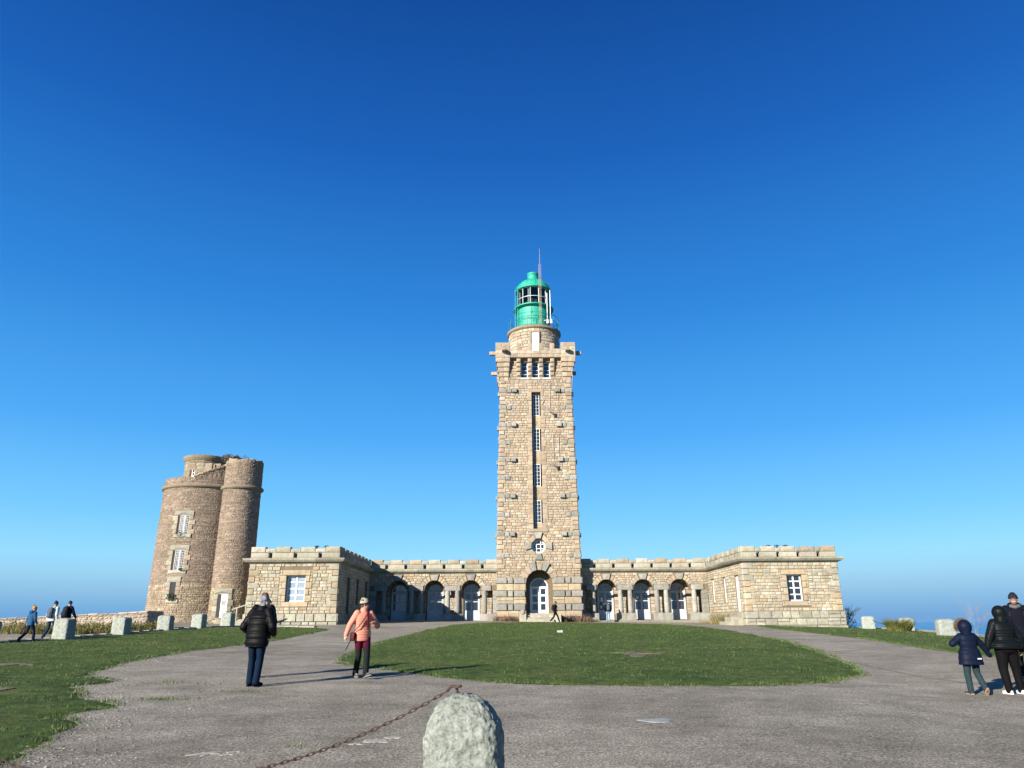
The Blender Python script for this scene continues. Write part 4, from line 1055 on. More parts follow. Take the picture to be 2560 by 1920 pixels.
# sea
sea = MB(); ring = [0, 60, 200, 800, 3000, 12000, 45000]; n_ = 72
sea.add([(r*math.cos(2*math.pi*k/n_), r*math.sin(2*math.pi*k/n_), -62) for r in ring for k in range(n_)], [(i*n_+k, i*n_+(k+1) % n_, (i+1)*n_+(k+1) % n_, (i+1)*n_+k) for i in range(len(ring)-1) for k in range(n_)])
tag(sea.build('sea', simple('sea_water', (.05, .20, .38), .5, bump=.3, bscale=.2, spec=.4)), kind='structure')

# right kerb, left kerb & path
KR = [(25.9, 57.5), (26.2, 52), (25.1, 45), (23.2, 38), (21.4, 31), (20.0, 24), (19.4, 15), (19.4, 5)]
KL = [(-28, 8), (-24.5, 22), (-21.6, 31), (-20.95, 36), (-20.6, 40), (-20.3, 45), (-19.6, 49.3), (-17.6, 50.9), (-15, 50.6), (-12.8, 50.0)]
def kerb(path, w, h, name, label, pal):
    mb = MB(); P_ = [Vector(p) for p in path]
    for i in range(len(P_)-1):
        A, B = P_[i], P_[i+1]; L_ = (B-A).length; k = max(1, round(L_/1.1)); d = (B-A).normalized(); nn = Vector((d.y, -d.x))
        for j in range(k):
            a, b = A.lerp(B, j/k), A.lerp(B, (j+1)/k); c = (a+b)/2; l = (b-a).length; z = gz(c.x, c.y)
            mb.block(lambda u, zz, dd, a=a, d=d, nn=nn: (a.x+d.x*u+nn.x*dd, a.y+d.y*u+nn.y*dd, zz), .01, l-.01, z-.3, z+h, -w/2, w/2, pick(pal), .02, .005)
    return tag(mb.build(name, M_gran), label, 'kerb')
kerb(KR, .5, .10, 'kerb', 'pale stone kerb along the edge by the right hand bollards', PALE)
kerb(KL, .35, .09, 'kerb', 'grey kerb along the left lawn and its row of bollards', GREY)
pm = MB(); pth = [(-29.4, 8), (-25.6, 22), (-22.6, 31), (-21.9, 36), (-21.5, 40), (-21.2, 45), (-20.3, 49.8)]; pi_ = [(-28, 8), (-24.7, 22), (-21.7, 31), (-21.1, 36), (-20.7, 40), (-20.4, 45), (-19.7, 49.5)]
V = []; K = 40
for t in range(K+1):
    f_ = t/K*(len(pth)-1); i = min(int(f_), len(pth)-2); q = f_-i
    for w_ in (0, 1):
        A = (pth, pi_)[w_]; x = A[i][0]*(1-q)+A[i+1][0]*q; y = A[i][1]*(1-q)+A[i+1][1]*q; V.append((x, y, gz(x, y)+.02))
pm.add(V, [(2*i, 2*i+1, 2*i+3, 2*i+2) for i in range(K)])
tag(pm.build('path', simple('path_gravel', (.22, .21, .19), .95, var=.15, bump=.4)), kind='structure')

# ================================================================== WALLS left
def boxwall(name, x0, x1, y0, y1, ztl, ztr, label, pal, parent=None, mat=M_wing):
    o_ = empty(name, ((x0+x1)/2, y0, 1.0), label, 'wall')
    zt = lambda x: ztl+(ztr-ztl)*(x-x0)/(x1-x0)
    Mk = lambda u, z, d: (x0+u, y0-d, z if z < 1.0 else 1.0+(z-1.0)*(zt(x0+u)-1.0)); L_ = x1-x0
    c = MB(); c.mbox(Mk, 0, L_, .5, 2.0, -(y1-y0), 0); c.build('wall_core', simple('lime_mortar', (.24, .20, .155), .95, var=.2, bump=.5), o_)
    s_ = MB(); masonry(s_, Mk, 0, L_, .8, 2.0, (.07, .17), (.12, .42), pal, (.005, .05), gap=.006, cham=.04, bul=.04)
    k = int(L_/.6)
    for i in range(k): s_.block(Mk, L_*i/k, L_*(i+1)/k-.01, 1.98, 2.08+random.uniform(-.02, .03), -(y1-y0)-.02, .08, pick(pal), .05, .02)
    Ms = lambda u, z, d: (x1+d, y0+u, 1.0+(z-1.0)*(ztr-1.0)); masonry(s_, Ms, 0, y1-y0, .8, 2.0, (.15, .24), (.3, .6), pal, (.01, .05))
    s_.build('masonry', mat, o_); return o_
PINK = [((.58, .48, .40), 4), ((.66, .57, .48), 4), ((.50, .38, .32), 2), ((.60, .52, .40), 2)]
boxwall('boundary_wall', -48, -22.1, 46.5, 48.6, 1.25, 2.22, 'long low pinkish rubble wall behind the left bollards', PINK)
# rubble footing and steps at the old tower
ft = MB()
for i in range(46):
    x = random.uniform(-22.6, -20.2); y = random.uniform(56.2, 57.6); z = gz(x, y); s_ = random.uniform(.15, .4)
    ft.block(lambda u, zz, d, x=x, y=y: (x+u, y-d, zz), -s_, s_, z-.2, z+s_*.9*max(.4, 1-(57.6-y)*.5)+.1, -s_*.8, s_*.8, pick(RUBY+PALE), .08, .05)
tag(ft.build('rubble_footing', M_ruin), 'heap of rubble stones at the foot of the old tower door', 'rubble')
stp = empty('outdoor_steps', (-18.4, 52.5, 1.4), 'pale stone steps with handrail between old tower and left wing', 'steps')
q = MB()
for i in range(4): q.block(lambda u, z, d: (-19.25+u, 53.0-d, z), 0+.25*i, 1.5, 1.2, 1.62+.13*i, -1.6, .9-.2*i, pick(PALE), .02, .005)
q.build('treads', M_gran, stp)
q = MB()
for x, z in ((-18.95, 1.75), (-18.35, 1.9)): q.tube([(x, 52.6, z), (x, 52.6, z+.85)], .045, 6)
q.tube([(-19.3, 52.6, 2.5), (-17.9, 52.6, 2.95)], .045, 6); q.build('handrail', simple('grey_wood', (.30, .27, .21), .8), stp)

# ================================================================== BOLLARDS
def bollard_mesh(w, d, h, seed, nr=46, ns=64, amp=.012, rnd=.3, pw=4.0, ex=.62):
    mb = MB(); V = []; so_ = Vector((seed*7.3, seed*3.1, seed*1.7))
    prof = []
    for i in range(nr+1):
        t = i/nr
        if t < .6: prof.append((1.0-(.04*t), -.3+(h-rnd+.3)*t/.6))
        else:
            a = (t-.6)/.4*math.pi/2; prof.append((max(.001, (.976)*(math.cos(a)**ex)), h-rnd+rnd*math.sin(a)))
    for k_, z in prof:
        for j in range(ns):
            a = 2*math.pi*j/ns; c, s_ = math.cos(a), math.sin(a); e = 2/pw
            x = w/2*k_*math.copysign(abs(c)**e, c); y = d/2*k_*math.copysign(abs(s_)**e, s_)
            p = Vector((x, y, z)); nn = Vector((x/w, y/d, max(0, (z-h+rnd)/rnd)*.4)).normalized()
            q = p*1.0+so_; f_ = amp*1.0*noise.noise(q*4)+amp*1.2*noise.noise(q*13)+amp*1.0*noise.noise(q*31)+amp*.5*noise.noise(q*62)
            V.append(p+nn*f_)
    F_ = [(i*ns+j, i*ns+(j+1) % ns, (i+1)*ns+(j+1) % ns, (i+1)*ns+j) for i in range(nr) for j in range(ns)]
    c = (.47, .50, .43)
    mb.add(V, F_, c); return mb
def bollmat(name, c1, c2, lich):
    m_, n, b = newmat(name); tc = N(n, 'ShaderNodeTexCoord'); oc_ = tc.outputs['Object']
    a1 = noise_n(n, 5, 6, .7, oc_); a2 = noise_n(n, 26, 6, .8, oc_); a3 = noise_n(n, 11, 5, .75, oc_)
    r1 = ramp(n, [(.35, c1), (.62, c2)]); n.links.new(a1.outputs[0], r1.inputs[0])
    r2 = ramp(n, [(.34, (.38, .39, .37)), (.5, (1, 1, 1)), (.66, (1.45, 1.45, 1.43))]); n.links.new(a2.outputs[0], r2.inputs[0]); c = mixc(n, r1.outputs[0], r2.outputs[0], 1.0, 'MULTIPLY')
    r3 = ramp(n, [(.52, (0, 0, 0)), (.66, (.32, .32, .32))]); n.links.new(a3.outputs[0], r3.inputs[0]); c = mixc(n, c, lich, r3.outputs[0])
    n.links.new(c, b.inputs['Base Color']); b.inputs['Roughness'].default_value = .95; b.inputs['Specular IOR Level'].default_value = .2
    ad = N(n, 'ShaderNodeMath', operation='ADD'); n.links.new(a2.outputs[0], ad.inputs[0]); n.links.new(a3.outputs[0], ad.inputs[1])
    bp = N(n, 'ShaderNodeBump'); bp.inputs['Strength'].default_value = 1; bp.inputs['Distance'].default_value = .03; n.links.new(ad.outputs[0], bp.inputs['Height']); n.links.new(bp.outputs[0], b.inputs['Normal'])
    return m_
M_boll = bollmat('lichened_granite', (.20, .22, .195), (.27, .295, .27), (.13, .145, .095))
GB = 'stone bollards around the drive'
def bollard(x, y, rz, w, d, h, seed, label, hi=False, rnd=.22):
    mb = bollard_mesh(w, d, h, seed, nr=120 if hi else 40, ns=160 if hi else 56, amp=.011 if hi else .012, rnd=rnd, pw=3.3 if hi else 8, ex=.95 if hi else .62)
    o_ = mb.build('stone_bollard', M_boll, smooth=True, loc=(0, 0, 0)); o_.location = (x, y, gz(x, y)); o_.rotation_euler.z = rz
    tag(o_, label, 'bollard', GB); return o_
bollard(-.37, 5.95, rad(-7), .585, .46, .87, 1, 'big round-topped granite bollard nearest the camera, holding a rusty chain', True, .34)
for i, (x, y, lb, hh) in enumerate(((-21.95, 32.3, 'bollard cut off by the left edge of the photo, in shadow', .92), (-20.45, 35.2, 'bollard beside the two backpackers, largest of the left row', .93), (-20.15, 39.7, 'grey bollard standing second right of the backpackers', .88), (-20.2, 44.8, 'grey bollard in front of the end of the pink wall', .86), (-19.65, 48.2, 'rounded bollard just right of the wall end, before the old tower', .86), (-18.6, 50.2, 'squat bollard below the white door of the old tower', .9))):
    bollard(x, y, rad(-9+random.uniform(-6, 6)), .78, .60, hh, 10+i, lb, rnd=.12)
for i, (x, y, lb, hh) in enumerate(((24.6, 53.6, 'pale bollard nearest the right end of the building', .86), (25.0, 49.2, 'pale bollard half hidden behind the green bush', .82), (22.1, 39.6, 'pale bollard left of the child in the fur hood', .82))):
    bollard(x, y, rad(-20+i*8), .86, .55, hh, 30+i, lb, rnd=.16)
# chains
def chain(A, B, sag, name_label, link=.06, wire=.0037, group=None):
    mb = MB(); A, B = Vector(A), Vector(B); L_ = (B-A).length*1.03; n = int(L_/(link*.78)); pts = []
    for i in range(n+1):
        t = i/n; p = A.lerp(B, t); p.z -= sag*4*t*(1-t); pts.append(p)
    for i in range(n):
        p, q = pts[i], pts[i+1]; d = (q-p).normalized(); c = (p+q)/2; up = Vector((0, 0, 1)); s_ = d.cross(up).normalized(); u = s_.cross(d)
        if i % 2: s_, u = u, s_
        s_ = (s_+u*random.uniform(-.3, .3)).normalized(); R_ = []
        K_ = 12; Q = 6; V = []
        for k in range(K_):
            a = 2*math.pi*k/K_; ex = math.cos(a)*link*.5+math.copysign(link*.12, math.cos(a)); ey = math.sin(a)*link*.17
            ce = c+d*ex+s_*ey; rd = (d*math.cos(a)*.7+s_*math.sin(a)).normalized(); nn = d.cross(s_).normalized()
            for j in range(Q):
                b = 2*math.pi*j/Q; V.append(ce+(rd*math.cos(b)+nn*math.sin(b))*wire)
        mb.add(V, [(k*Q+j, k*Q+(j+1) % Q, ((k+1) % K_)*Q+(j+1) % Q, ((k+1) % K_)*Q+j) for k in range(K_) for j in range(Q)])
    return mb
ch = chain((-.50, 5.93, 1.02), (-4.75, 5.85, 1.0), .58, '')
# fixing eye on the bollard top
ch.tube([(-.50, 5.93, 1.02), (-.47, 5.92, 1.055), (-.43, 5.92, 1.055), (-.42, 5.92, 1.0), (-.42, 5.92, .93)], .012, 8); ch.tube([(-.44, 5.90, 1.05), (-.39, 5.88, 1.06)], .012, 6)
tag(ch.build('chain', M_rust, smooth=True), 'rusty iron chain sagging from the nearest bollard across the drive', 'chain')
ch = chain((24.8, 53.5, 1.62), (25.0, 49.4, 1.60), .3, '', link=.12, wire=.012)
tag(ch.build('chain', M_dark), 'thin dark chain hanging between the two far right bollards', 'chain')

# ================================================================== PLANTS
for (x, y, w_, h, lb) in ((-.9, 64.9, .85, .85, 'reddish dry twiggy shrub at lighthouse foot, far left of the steps'), (.05, 64.9, .6, .75, 'smaller reddish dry shrub between its larger neighbour and the steps'), (4.75, 64.9, .8, .95, 'reddish dry shrub just right of the lighthouse steps'), (5.8, 64.9, .75, .9, 'reddish dry shrub at the right corner of the lighthouse')):
    mb = tuft(x, y, w_, .35, h, 420, .010, lean=.45)
    tag(mb.build('dry_shrub', M_twig), lb, 'shrub', 'dry shrubs along the lighthouse foot')
mb = tuft(6.9, 66.2, .4, .25, .55, 160, .010, lean=.5); tag(mb.build('dry_shrub', M_twig), 'small pale dry shrub at first low wall of the right arcade', 'shrub')
mb = tuft(16.3, 60.6, .75, .8, 1.35, 700, .010, lean=.6, col=(1.1, 1.1, 1)); 
so2 = mb.build('straw_plant', M_straw); tag(so2, 'pale straw coloured tall plant beside the right side steps', 'plant')
mb = tuft(16.0, 62.6, .9, .6, .35, 350, .010, lean=.6, col=(.9, .9, .8)); tag(mb.build('straw_plant', M_straw), 'low straw coloured weeds at the inner corner of the right wing', 'plant')
mb = tuft(23.55, 47.3, .62, .5, 1.1, 1300, .016, lean=.95); tag(mb.build('spiky_bush', M_gtuft), 'spiky green and yellow bush in front of a right hand bollard', 'bush')
sh = MB(); twigs(sh, 25.1, 58.4, 1.0, 2.2, 6, .8, .02, 3); leafcloud(sh, 25.2, 58.4, 1.5, .8, .7, 1.0, 900, .06)
tag(sh.build('dark_shrub', M_dshrub), 'dark bare shrub beside the right end of the building', 'shrub')
tr_ = MB(); twigs(tr_, 21.9, 37.0, gz(21.9, 37), 2.1, 6, .8, .006, 3); tag(tr_.build('bare_sapling', M_bark), 'leafless pale sapling behind the child in the fur hood', 'sapling')
sc = MB()
for i in range(120):
    x = random.uniform(-31, -21.9) if i < 105 else random.uniform(-21.9, -21.0); y = random.uniform(40.5, 46.0) if x < -22 else random.uniform(44.5, 46.5)
    tuft(x, y, .5, .4, random.uniform(.35, .8), 60, .016, sc, .5, col=random.choice(((1, 1, 1), (1.5, 1.2, 1), (.9, 1.2, .8))))
    leafcloud(sc, x, y, gz(x, y)+.22, .45, .35, .3, 40, .05, (.9, 1.1, .8))
tag(sc.build('scrub', M_scrub), 'brown green scrub growing along the foot of the long low wall', 'scrub', kind='stuff')
for (c, w_, z, n_, lb) in ((-.28, .36, 3.55, 600, None), (.15, .16, 5.6, 90, None), (-.3, .35, 8.35, 90, None)):
    iv_ = MB(); p_ = MBg(c, z, .22); leafcloud(iv_, p_[0], p_[1], p_[2], w_, .18, w_*.8, n_, .05); iv_.build('wall_plant', M_ivy, ot)
iv_ = MB()
for i in range(16):
    p_ = (TX-1.0+random.uniform(-.6, .6), TY-.4+random.uniform(-.5, .5), 14.35+random.uniform(0, .2)); leafcloud(iv_, p_[0], p_[1], p_[2], .3, .3, .28, 130, .06)
leafcloud(iv_, TX+.3, TY-.9, 14.3, .3, .25, .28, 180, .05)
for i in range(7): p_ = MBg(.5+i*.28, 12.75+i*.17, .05); leafcloud(iv_, p_[0], p_[1], p_[2], .25, .2, .15, 60, .05)
iv_.build('ruin_plants', leafmat('ruin_plant_leaves', (.14, .10, .08), (.16, .14, .09)), ot)
#PEOPLE
# ================================================================== PEOPLE
def remesh(o, vox, smooth=3, fac=.5):
    r = o.modifiers.new('r', 'REMESH'); r.mode = 'VOXEL'; r.voxel_size = vox; r.use_smooth_shade = True
    s_ = o.modifiers.new('s', 'SMOOTH'); s_.iterations = smooth; s_.factor = fac
    dg = bpy.context.evaluated_depsgraph_get(); me = bpy.data.meshes.new_from_object(o.evaluated_get(dg)); old = o.data
    me.materials.clear(); me.materials.append(old.materials[0]); o.modifiers.clear(); nm_ = old.name; o.data = me; bpy.data.meshes.remove(old); me.name = nm_
    me.polygons.foreach_set('use_smooth', [True]*len(me.polygons)); return o
class PB(MB):
    def ell(s, c, rx, ry, rz, R_=None, n=14, m=9):
        V = []; c = Vector(c)
        for i in range(1, m):
            t = math.pi*i/m
            for j in range(n):
                a = 2*math.pi*j/n; p = Vector((rx*math.sin(t)*math.cos(a), ry*math.sin(t)*math.sin(a), rz*math.cos(t)))
                V.append(c+(R_ @ p if R_ else p))
        V += [c+(R_ @ Vector((0, 0, rz)) if R_ else Vector((0, 0, rz))), c-(R_ @ Vector((0, 0, rz)) if R_ else Vector((0, 0, rz)))]
        b = (m-1)*n
        F_ = [(i*n+j, (i+1)*n+j, (i+1)*n+(j+1) % n, i*n+(j+1) % n) for i in range(m-2) for j in range(n)]
        F_ += [(b, j, (j+1) % n) for j in range(n)]+[(b+1, (m-2)*n+(j+1) % n, (m-2)*n+j) for j in range(n)]
        s.add(V, F_)
    def limb(s, pts, rr, n=14, quilt=None, step=.012, ball=True):
        P_ = [Vector(p) for p in pts]; Q = []; rad_ = []; L_ = 0
        for i in range(len(P_)-1):
            l = (P_[i+1]-P_[i]).length; k = max(2, int(l/step))
            for j in range(k+(1 if i == len(P_)-2 else 0)):
                t = j/k; r = rr[i]*(1-t)+rr[i+1]*t
                if quilt: r += quilt[1]*(abs(math.sin(math.pi*(L_+t*l)/quilt[0]))**.6-.5)
                Q.append(P_[i].lerp(P_[i+1], t)); rad_.append(r)
            L_ += l
        s.tube(Q, rad_, n)
        if ball:
            s.ell(P_[0], rr[0], rr[0], rr[0]); s.ell(P_[-1], rr[-1], rr[-1], rr[-1])
            for i in range(1, len(P_)-1): s.ell(P_[i], rr[i], rr[i], rr[i])
    def loft(s, rings, n=24):   # rings: (cx,cy,cz,rx,ry)
        V = [(cx+rx*math.cos(2*math.pi*j/n), cy+ry*math.copysign(abs(math.sin(2*math.pi*j/n))**.85, math.sin(2*math.pi*j/n)), cz) for cx, cy, cz, rx, ry in rings for j in range(n)]
        F_ = [(i*n+j, i*n+(j+1) % n, (i+1)*n+(j+1) % n, (i+1)*n+j) for i in range(len(rings)-1) for j in range(n)]
        F_ += [tuple(range(n))[::-1], tuple((len(rings)-1)*n+j for j in range(n))]
        s.add(V, F_)
    def hand(s, w, d, pn, side, curl=.4, k=1.0):
        w, d, pn = Vector(w), Vector(d).normalized(), Vector(pn).normalized(); ac = d.cross(pn).normalized()*side
        s.limb([w, w+d*.045*k, w+d*.08*k], [.026*k, .034*k, .036*k], n=10)
        for q in (-1, 1): s.limb([w+d*.03*k+ac*q*.018*k, w+d*.085*k+ac*q*.022*k], [.018*k, .017*k], n=8)
        for i, l in enumerate((.072, .082, .077, .06)):
            b = w+d*.085*k+ac*(.028-.019*i)*k; p = [b]; dd_ = d.copy()
            for f_ in (.45, .32, .23):
                dd_ = (dd_+pn*curl*.55).normalized(); p.append(p[-1]+dd_*l*f_*k)
            s.limb(p, [.0095*k, .009*k, .0082*k, .007*k], n=8, step=.01)
        b = w+d*.025*k+ac*.03*k; s.limb([b, b+(ac*.8+d*.6+pn*.2).normalized()*.04*k, b+(ac*.6+d+pn*.4).normalized()*.072*k], [.013*k, .0115*k, .009*k], n=8, step=.01)

def lerp_ring(tab, z):
    for i in range(len(tab)-1):
        a, b = tab[i], tab[i+1]
        if a[0] <= z <= b[0]:
            t = (z-a[0])/(b[0]-a[0]); t = t*t*(3-2*t); return [a[k]*(1-t)+b[k]*t for k in range(1, len(a))]
    return list((tab[0] if z < tab[0][0] else tab[-1])[1:])

M_skin = simple('skin', (.30, .175, .125), .55, var=.08)
def cloth(name, c, rough=.8, bump=.25, var=.15): return simple(name, c, rough, bump=bump, bscale=22, var=var, vscale=9, spec=.07)
SH_MATS = {}
def person(label, loc, head, H, J=None, jacket=None, quilt=None, hem=.86, fit=1.0, trousers=None, shoe=None, sole=None, hair=None, hat=None, hood=None, hyaw=0, htilt=0,
           vox=.012, lean=0.0, flare=0.0, group=None, collar=.0, cuff=0, girth=1.0, headk=1.0, footR=0, footL=0):
    k = H/1.75
    D = dict(pelvis=(0, 0, .95), waist=(0, 0, 1.08), chest=(0, .0, 1.30), neck=(0, 0, 1.46), head=(0, .02, 1.62),
             shR=(.185, 0, 1.41), elR=(.25, -.03, 1.13), wrR=(.27, .03, .89), shL=(-.185, 0, 1.41), elL=(-.25, -.03, 1.13), wrL=(-.27, .03, .89),
             hipR=(.095, 0, .92), knR=(.105, .01, .50), anR=(.11, -.02, .09), hipL=(-.095, 0, .92), knL=(-.105, .01, .50), anL=(-.11, -.02, .09), hdR=(0, .15, -1), hdL=(0, .15, -1), curl=.5)
    D.update(J or {})
    if lean:
        for n_ in ('waist', 'chest', 'neck', 'head', 'shR', 'shL'): x, y, z = D[n_]; D[n_] = (x, y+lean*(z-.95)**1.3, z-.02*lean)
    V_ = {a: Vector(b)*k for a, b in D.items() if isinstance(b, tuple)}
    hc = V_['head']; HR = Matrix.Rotation(-rad(hyaw), 3, 'Z') @ Matrix.Rotation(rad(-htilt), 3, 'X'); hk = k*headk
    hp = lambda x, y, z: hc+HR @ (Vector((x, y, z))*hk)
    # body
    b = PB(); pel, wai, che, nec = V_['pelvis'], V_['waist'], V_['chest'], V_['neck']
    tabc = [(pel.z-.10*k, pel.x, pel.y), (wai.z, wai.x, wai.y), (che.z, che.x, che.y), (nec.z, nec.x, nec.y)]
    tabr = [(pel.z-.10*k, .13*k, .09*k), (pel.z, .155*k, .105*k), (wai.z, .135*k, .09*k), (che.z, .165*k, .105*k), (che.z+.11*k, .15*k, .085*k), (nec.z+.02*k, .055*k, .055*k)]
    rings = []; z = pel.z-.10*k
    while z < nec.z+.02*k: c = lerp_ring(tabc, z); r = lerp_ring(tabr, z); rings.append((c[0], c[1], z, r[0], r[1])); z += .02
    b.loft(rings); b.limb([nec-Vector((0, 0, .03*k)), hp(0, -.015, -.06)], [.055*k, .052*hk])
    b.ell(hp(0, -.005, .02), .077*hk, .095*hk, .105*hk, HR); b.ell(hp(0, .02, -.055), .055*hk, .068*hk, .062*hk, HR); b.ell(hp(0, .062, -.095), .025*hk, .022*hk, .02*hk, HR)
    b.limb([hp(0, .088, .015), hp(0, .108, -.022)], [.008*hk, .014*hk], n=8); b.ell(hp(0, .082, .032), .055*hk, .014*hk, .010*hk, HR)
    b.ell(hp(0, .083, -.062), .024*hk, .010*hk, .010*hk, HR)
    for s_ in (-1, 1): b.ell(hp(s_*.079, -.005, -.01), .012*hk, .022*hk, .032*hk, HR)
    for s_, q in ((1, 'R'), (-1, 'L')):
        b.limb([V_['sh'+q], V_['el'+q], V_['wr'+q]], [.052*k, .042*k, .027*k]); hd = Vector(D['hd'+q])
        b.hand(V_['wr'+q], hd, Vector((-s_, .1, 0)) if abs(hd.z) > .6 else Vector((0, 0, -1)), 1 if s_ > 0 else -1, D['curl'], k)
        b.limb([V_['hip'+q], V_['kn'+q], V_['an'+q]], [.08*k, .055*k, .038*k])
        fd = foot_dir(V_, q, footR if q == 'R' else footL); b.limb([V_['an'+q]-Vector((0, 0, .03*k)), V_['an'+q]+fd*.15*k-Vector((0, 0, .05*k))], [.035*k, .028*k])
    root = b.build('person', M_skin, None, loc=(0, 0, 0)); remesh(root, vox, 2)
    tag(root, label, 'person', group)
    # eyes, mouth
    e = PB()
    for s_ in (-1, 1): e.ell(hp(s_*.031, .083, .012), .011*hk, .008*hk, .006*hk, HR)
    e.build('eyes', M_dark, root, local=True, smooth=True); e = PB(); e.ell(hp(0, .092, -.062), .022*hk, .006*hk, .005*hk, HR); e.build('mouth', MM('lips', (.35, .12, .10)), root, local=True, smooth=True)
    if jacket:
        j = PB(); tabj = [(hem*k, .19*fit*k*girth*(1+flare), .135*fit*k*girth*(1+flare)), (.98*k, .19*fit*k*girth, .14*fit*k*girth), (wai.z+.02*k, .172*fit*k, .128*fit*k), (che.z, .20*fit*k, .14*fit*k), (che.z+.09*k, .195*fit*k, .122*fit*k), (nec.z, .09*k*fit, .085*k*fit), (nec.z+.05*k+collar*k, .072*k, .075*k)]
        tabj = sorted(tabj); z = hem*k; rings = []
        while z < nec.z+(.05+collar)*k:
            c = lerp_ring(tabc, z) if z > pel.z-.1*k else [pel.x, pel.y]; r = lerp_ring(tabj, z); q = 0
            if quilt and z < che.z+.1*k: q = quilt[1]*(abs(math.sin(math.pi*z/quilt[0]))**.6-.5)*2
            rings.append((c[0], c[1], z, r[0]+q, r[1]+q)); z += .01
        j.loft(rings, 32)
        for s_, q in ((1, 'R'), (-1, 'L')):
            d_ = (V_['wr'+q]-V_['el'+q]).normalized(); j.limb([V_['sh'+q]-Vector((s_*.02, 0, 0)), V_['el'+q], V_['wr'+q]+d_*cuff], [.082*fit*k, .066*fit*k, .048*fit*k], quilt=quilt)
        remesh(j.build('jacket', jacket, root, local=True), min(vox, .012), 2)
    if trousers:
        t = PB(); t.loft([(pel.x, pel.y, z, .165*k*girth, .115*k*girth) for z in np.arange(pel.z-.06*k, wai.z, .02)])
        t.ell(pel+Vector((0, -.01, -.06*k)), .165*k*girth, .12*k*girth, .12*k)
        for q in 'RL':
            an = V_['an'+q]; kn = V_['kn'+q]; t.limb([V_['hip'+q], kn, an+(an-kn).normalized()*.025], [.098*k*girth, .07*k*(1+(girth-1)*.7), (.058+(.012 if cuff >= 0 else 0))*k], ball=True)
            for w_ in (.35, .6, .8): t.ell(kn.lerp(an, w_)+Vector((random.uniform(-.012, .012), random.uniform(-.012, .012), 0)), .066*k, .066*k, .022*k)
        remesh(t.build('trousers', trousers, root, local=True), min(vox, .012), 3)
    if shoe:
        for q in 'RL':
            fd = foot_dir(V_, q, footR if q == 'R' else footL); an = V_['an'+q]; up = Vector((0, 0, 1)); sd = fd.cross(up).normalized(); up = sd.cross(fd).normalized()
            R3 = Matrix((sd, fd, up)).transposed(); o0 = an-up*.045*k
            f = PB(); f.ell(o0-fd*.03*k, .043*k, .055*k, .048*k, R3); f.ell(o0+fd*.06*k-up*.008*k, .045*k, .10*k, .04*k, R3); f.ell(o0+fd*.14*k-up*.014*k, .047*k, .065*k, .032*k, R3); f.limb([o0, an+Vector((0, 0, .07*k))], [.042*k, .046*k])
            so_ = remesh(f.build('shoe', shoe, root, local=True), .009 if vox < .015 else vox, 2)
            if sole:
                f = PB(); V2 = []; n_ = 20
                for zz in (-.048, -.026):
                    for i in range(n_):
                        a = 2*math.pi*i/n_; V2.append(o0+sd*.05*k*math.cos(a)+fd*(.055+.155*math.sin(a))*k+up*zz*k)
                f.add(V2, [(i, (i+1) % n_, n_+(i+1) % n_, n_+i) for i in range(n_)]+[tuple(range(n_))[::-1], tuple(range(n_, 2*n_))])
                f.build('sole', sole, so_, local=True)
    if hair:
        h = PB(); h.ell(hp(0, -.022, .030), .085*hk, .090*hk, .098*hk, HR, 22, 14); h.ell(hp(0, -.05, -.03), .074*hk, .05*hk, .06*hk, HR)
        for i in range(26):
            a = random.uniform(0, 6.28); t_ = random.uniform(.2, 1.5); h.ell(hp(.08*math.sin(t_)*math.cos(a), -.03+.082*math.sin(t_)*math.sin(a)*(.7 if math.sin(a) > 0 else 1), .03+.095*math.cos(t_)), .022*hk, .026*hk, .02*hk, HR, 8, 5)
        remesh(h.build('hair', hair, root, local=True), .009, 1)
    if hat:
        h = PB(); h.ell(hp(0, -.012, .05), .088*hk, .104*hk, .088*hk, HR, 22, 12)
        if hat[1] > 0: h.ell(hp(0, -.04, .12+hat[1]*.3), .05*hk, .055*hk, hat[1]*hk, HR)
        h.loft([(0, 0, 0, .001, .001), (0, 0, .0001, .001, .001)])
        for i in range(28):
            a = 2*math.pi*i/28; h.ell(hp(.084*math.cos(a), -.012+.100*math.sin(a), .03), .013*hk, .013*hk, .026*hk, HR, 6, 5)
        remesh(h.build('beanie', hat[0], root, local=True), .01, 1)
    if hood:
        h = PB(); h.ell(hp(0, -.022, .012), .142*hk, .142*hk, .150*hk, HR, 24, 16); h.limb([hp(0, -.03, -.06), nec+Vector((0, -.01, 0))], [.12*hk, .125*k])
        for w_ in (.06, .0, -.06): h.ell(hp(0, -.022, w_+.012), .148*hk*(1-abs(w_)*1.2), .146*hk*(1-abs(w_)*1.2), .018*hk, HR, 24, 6)
        remesh(h.build('hood', hood, root, local=True), .011, 1)
    root.location = (loc[0], loc[1], loc[2] if len(loc) > 2 else gz(loc[0], loc[1])+.004); root.rotation_euler.z = -rad(head)
    root['_k'] = k; return root, V_, hp, k
def foot_dir(V_, q, pitch):
    return Vector((.12 if q == 'R' else -.12, math.cos(pitch), math.sin(pitch))).normalized()
_M = {}
def MM(name, col, rough=.8, **kw):
    if name not in _M: _M[name] = cloth(name, col, rough, **kw)
    return _M[name]
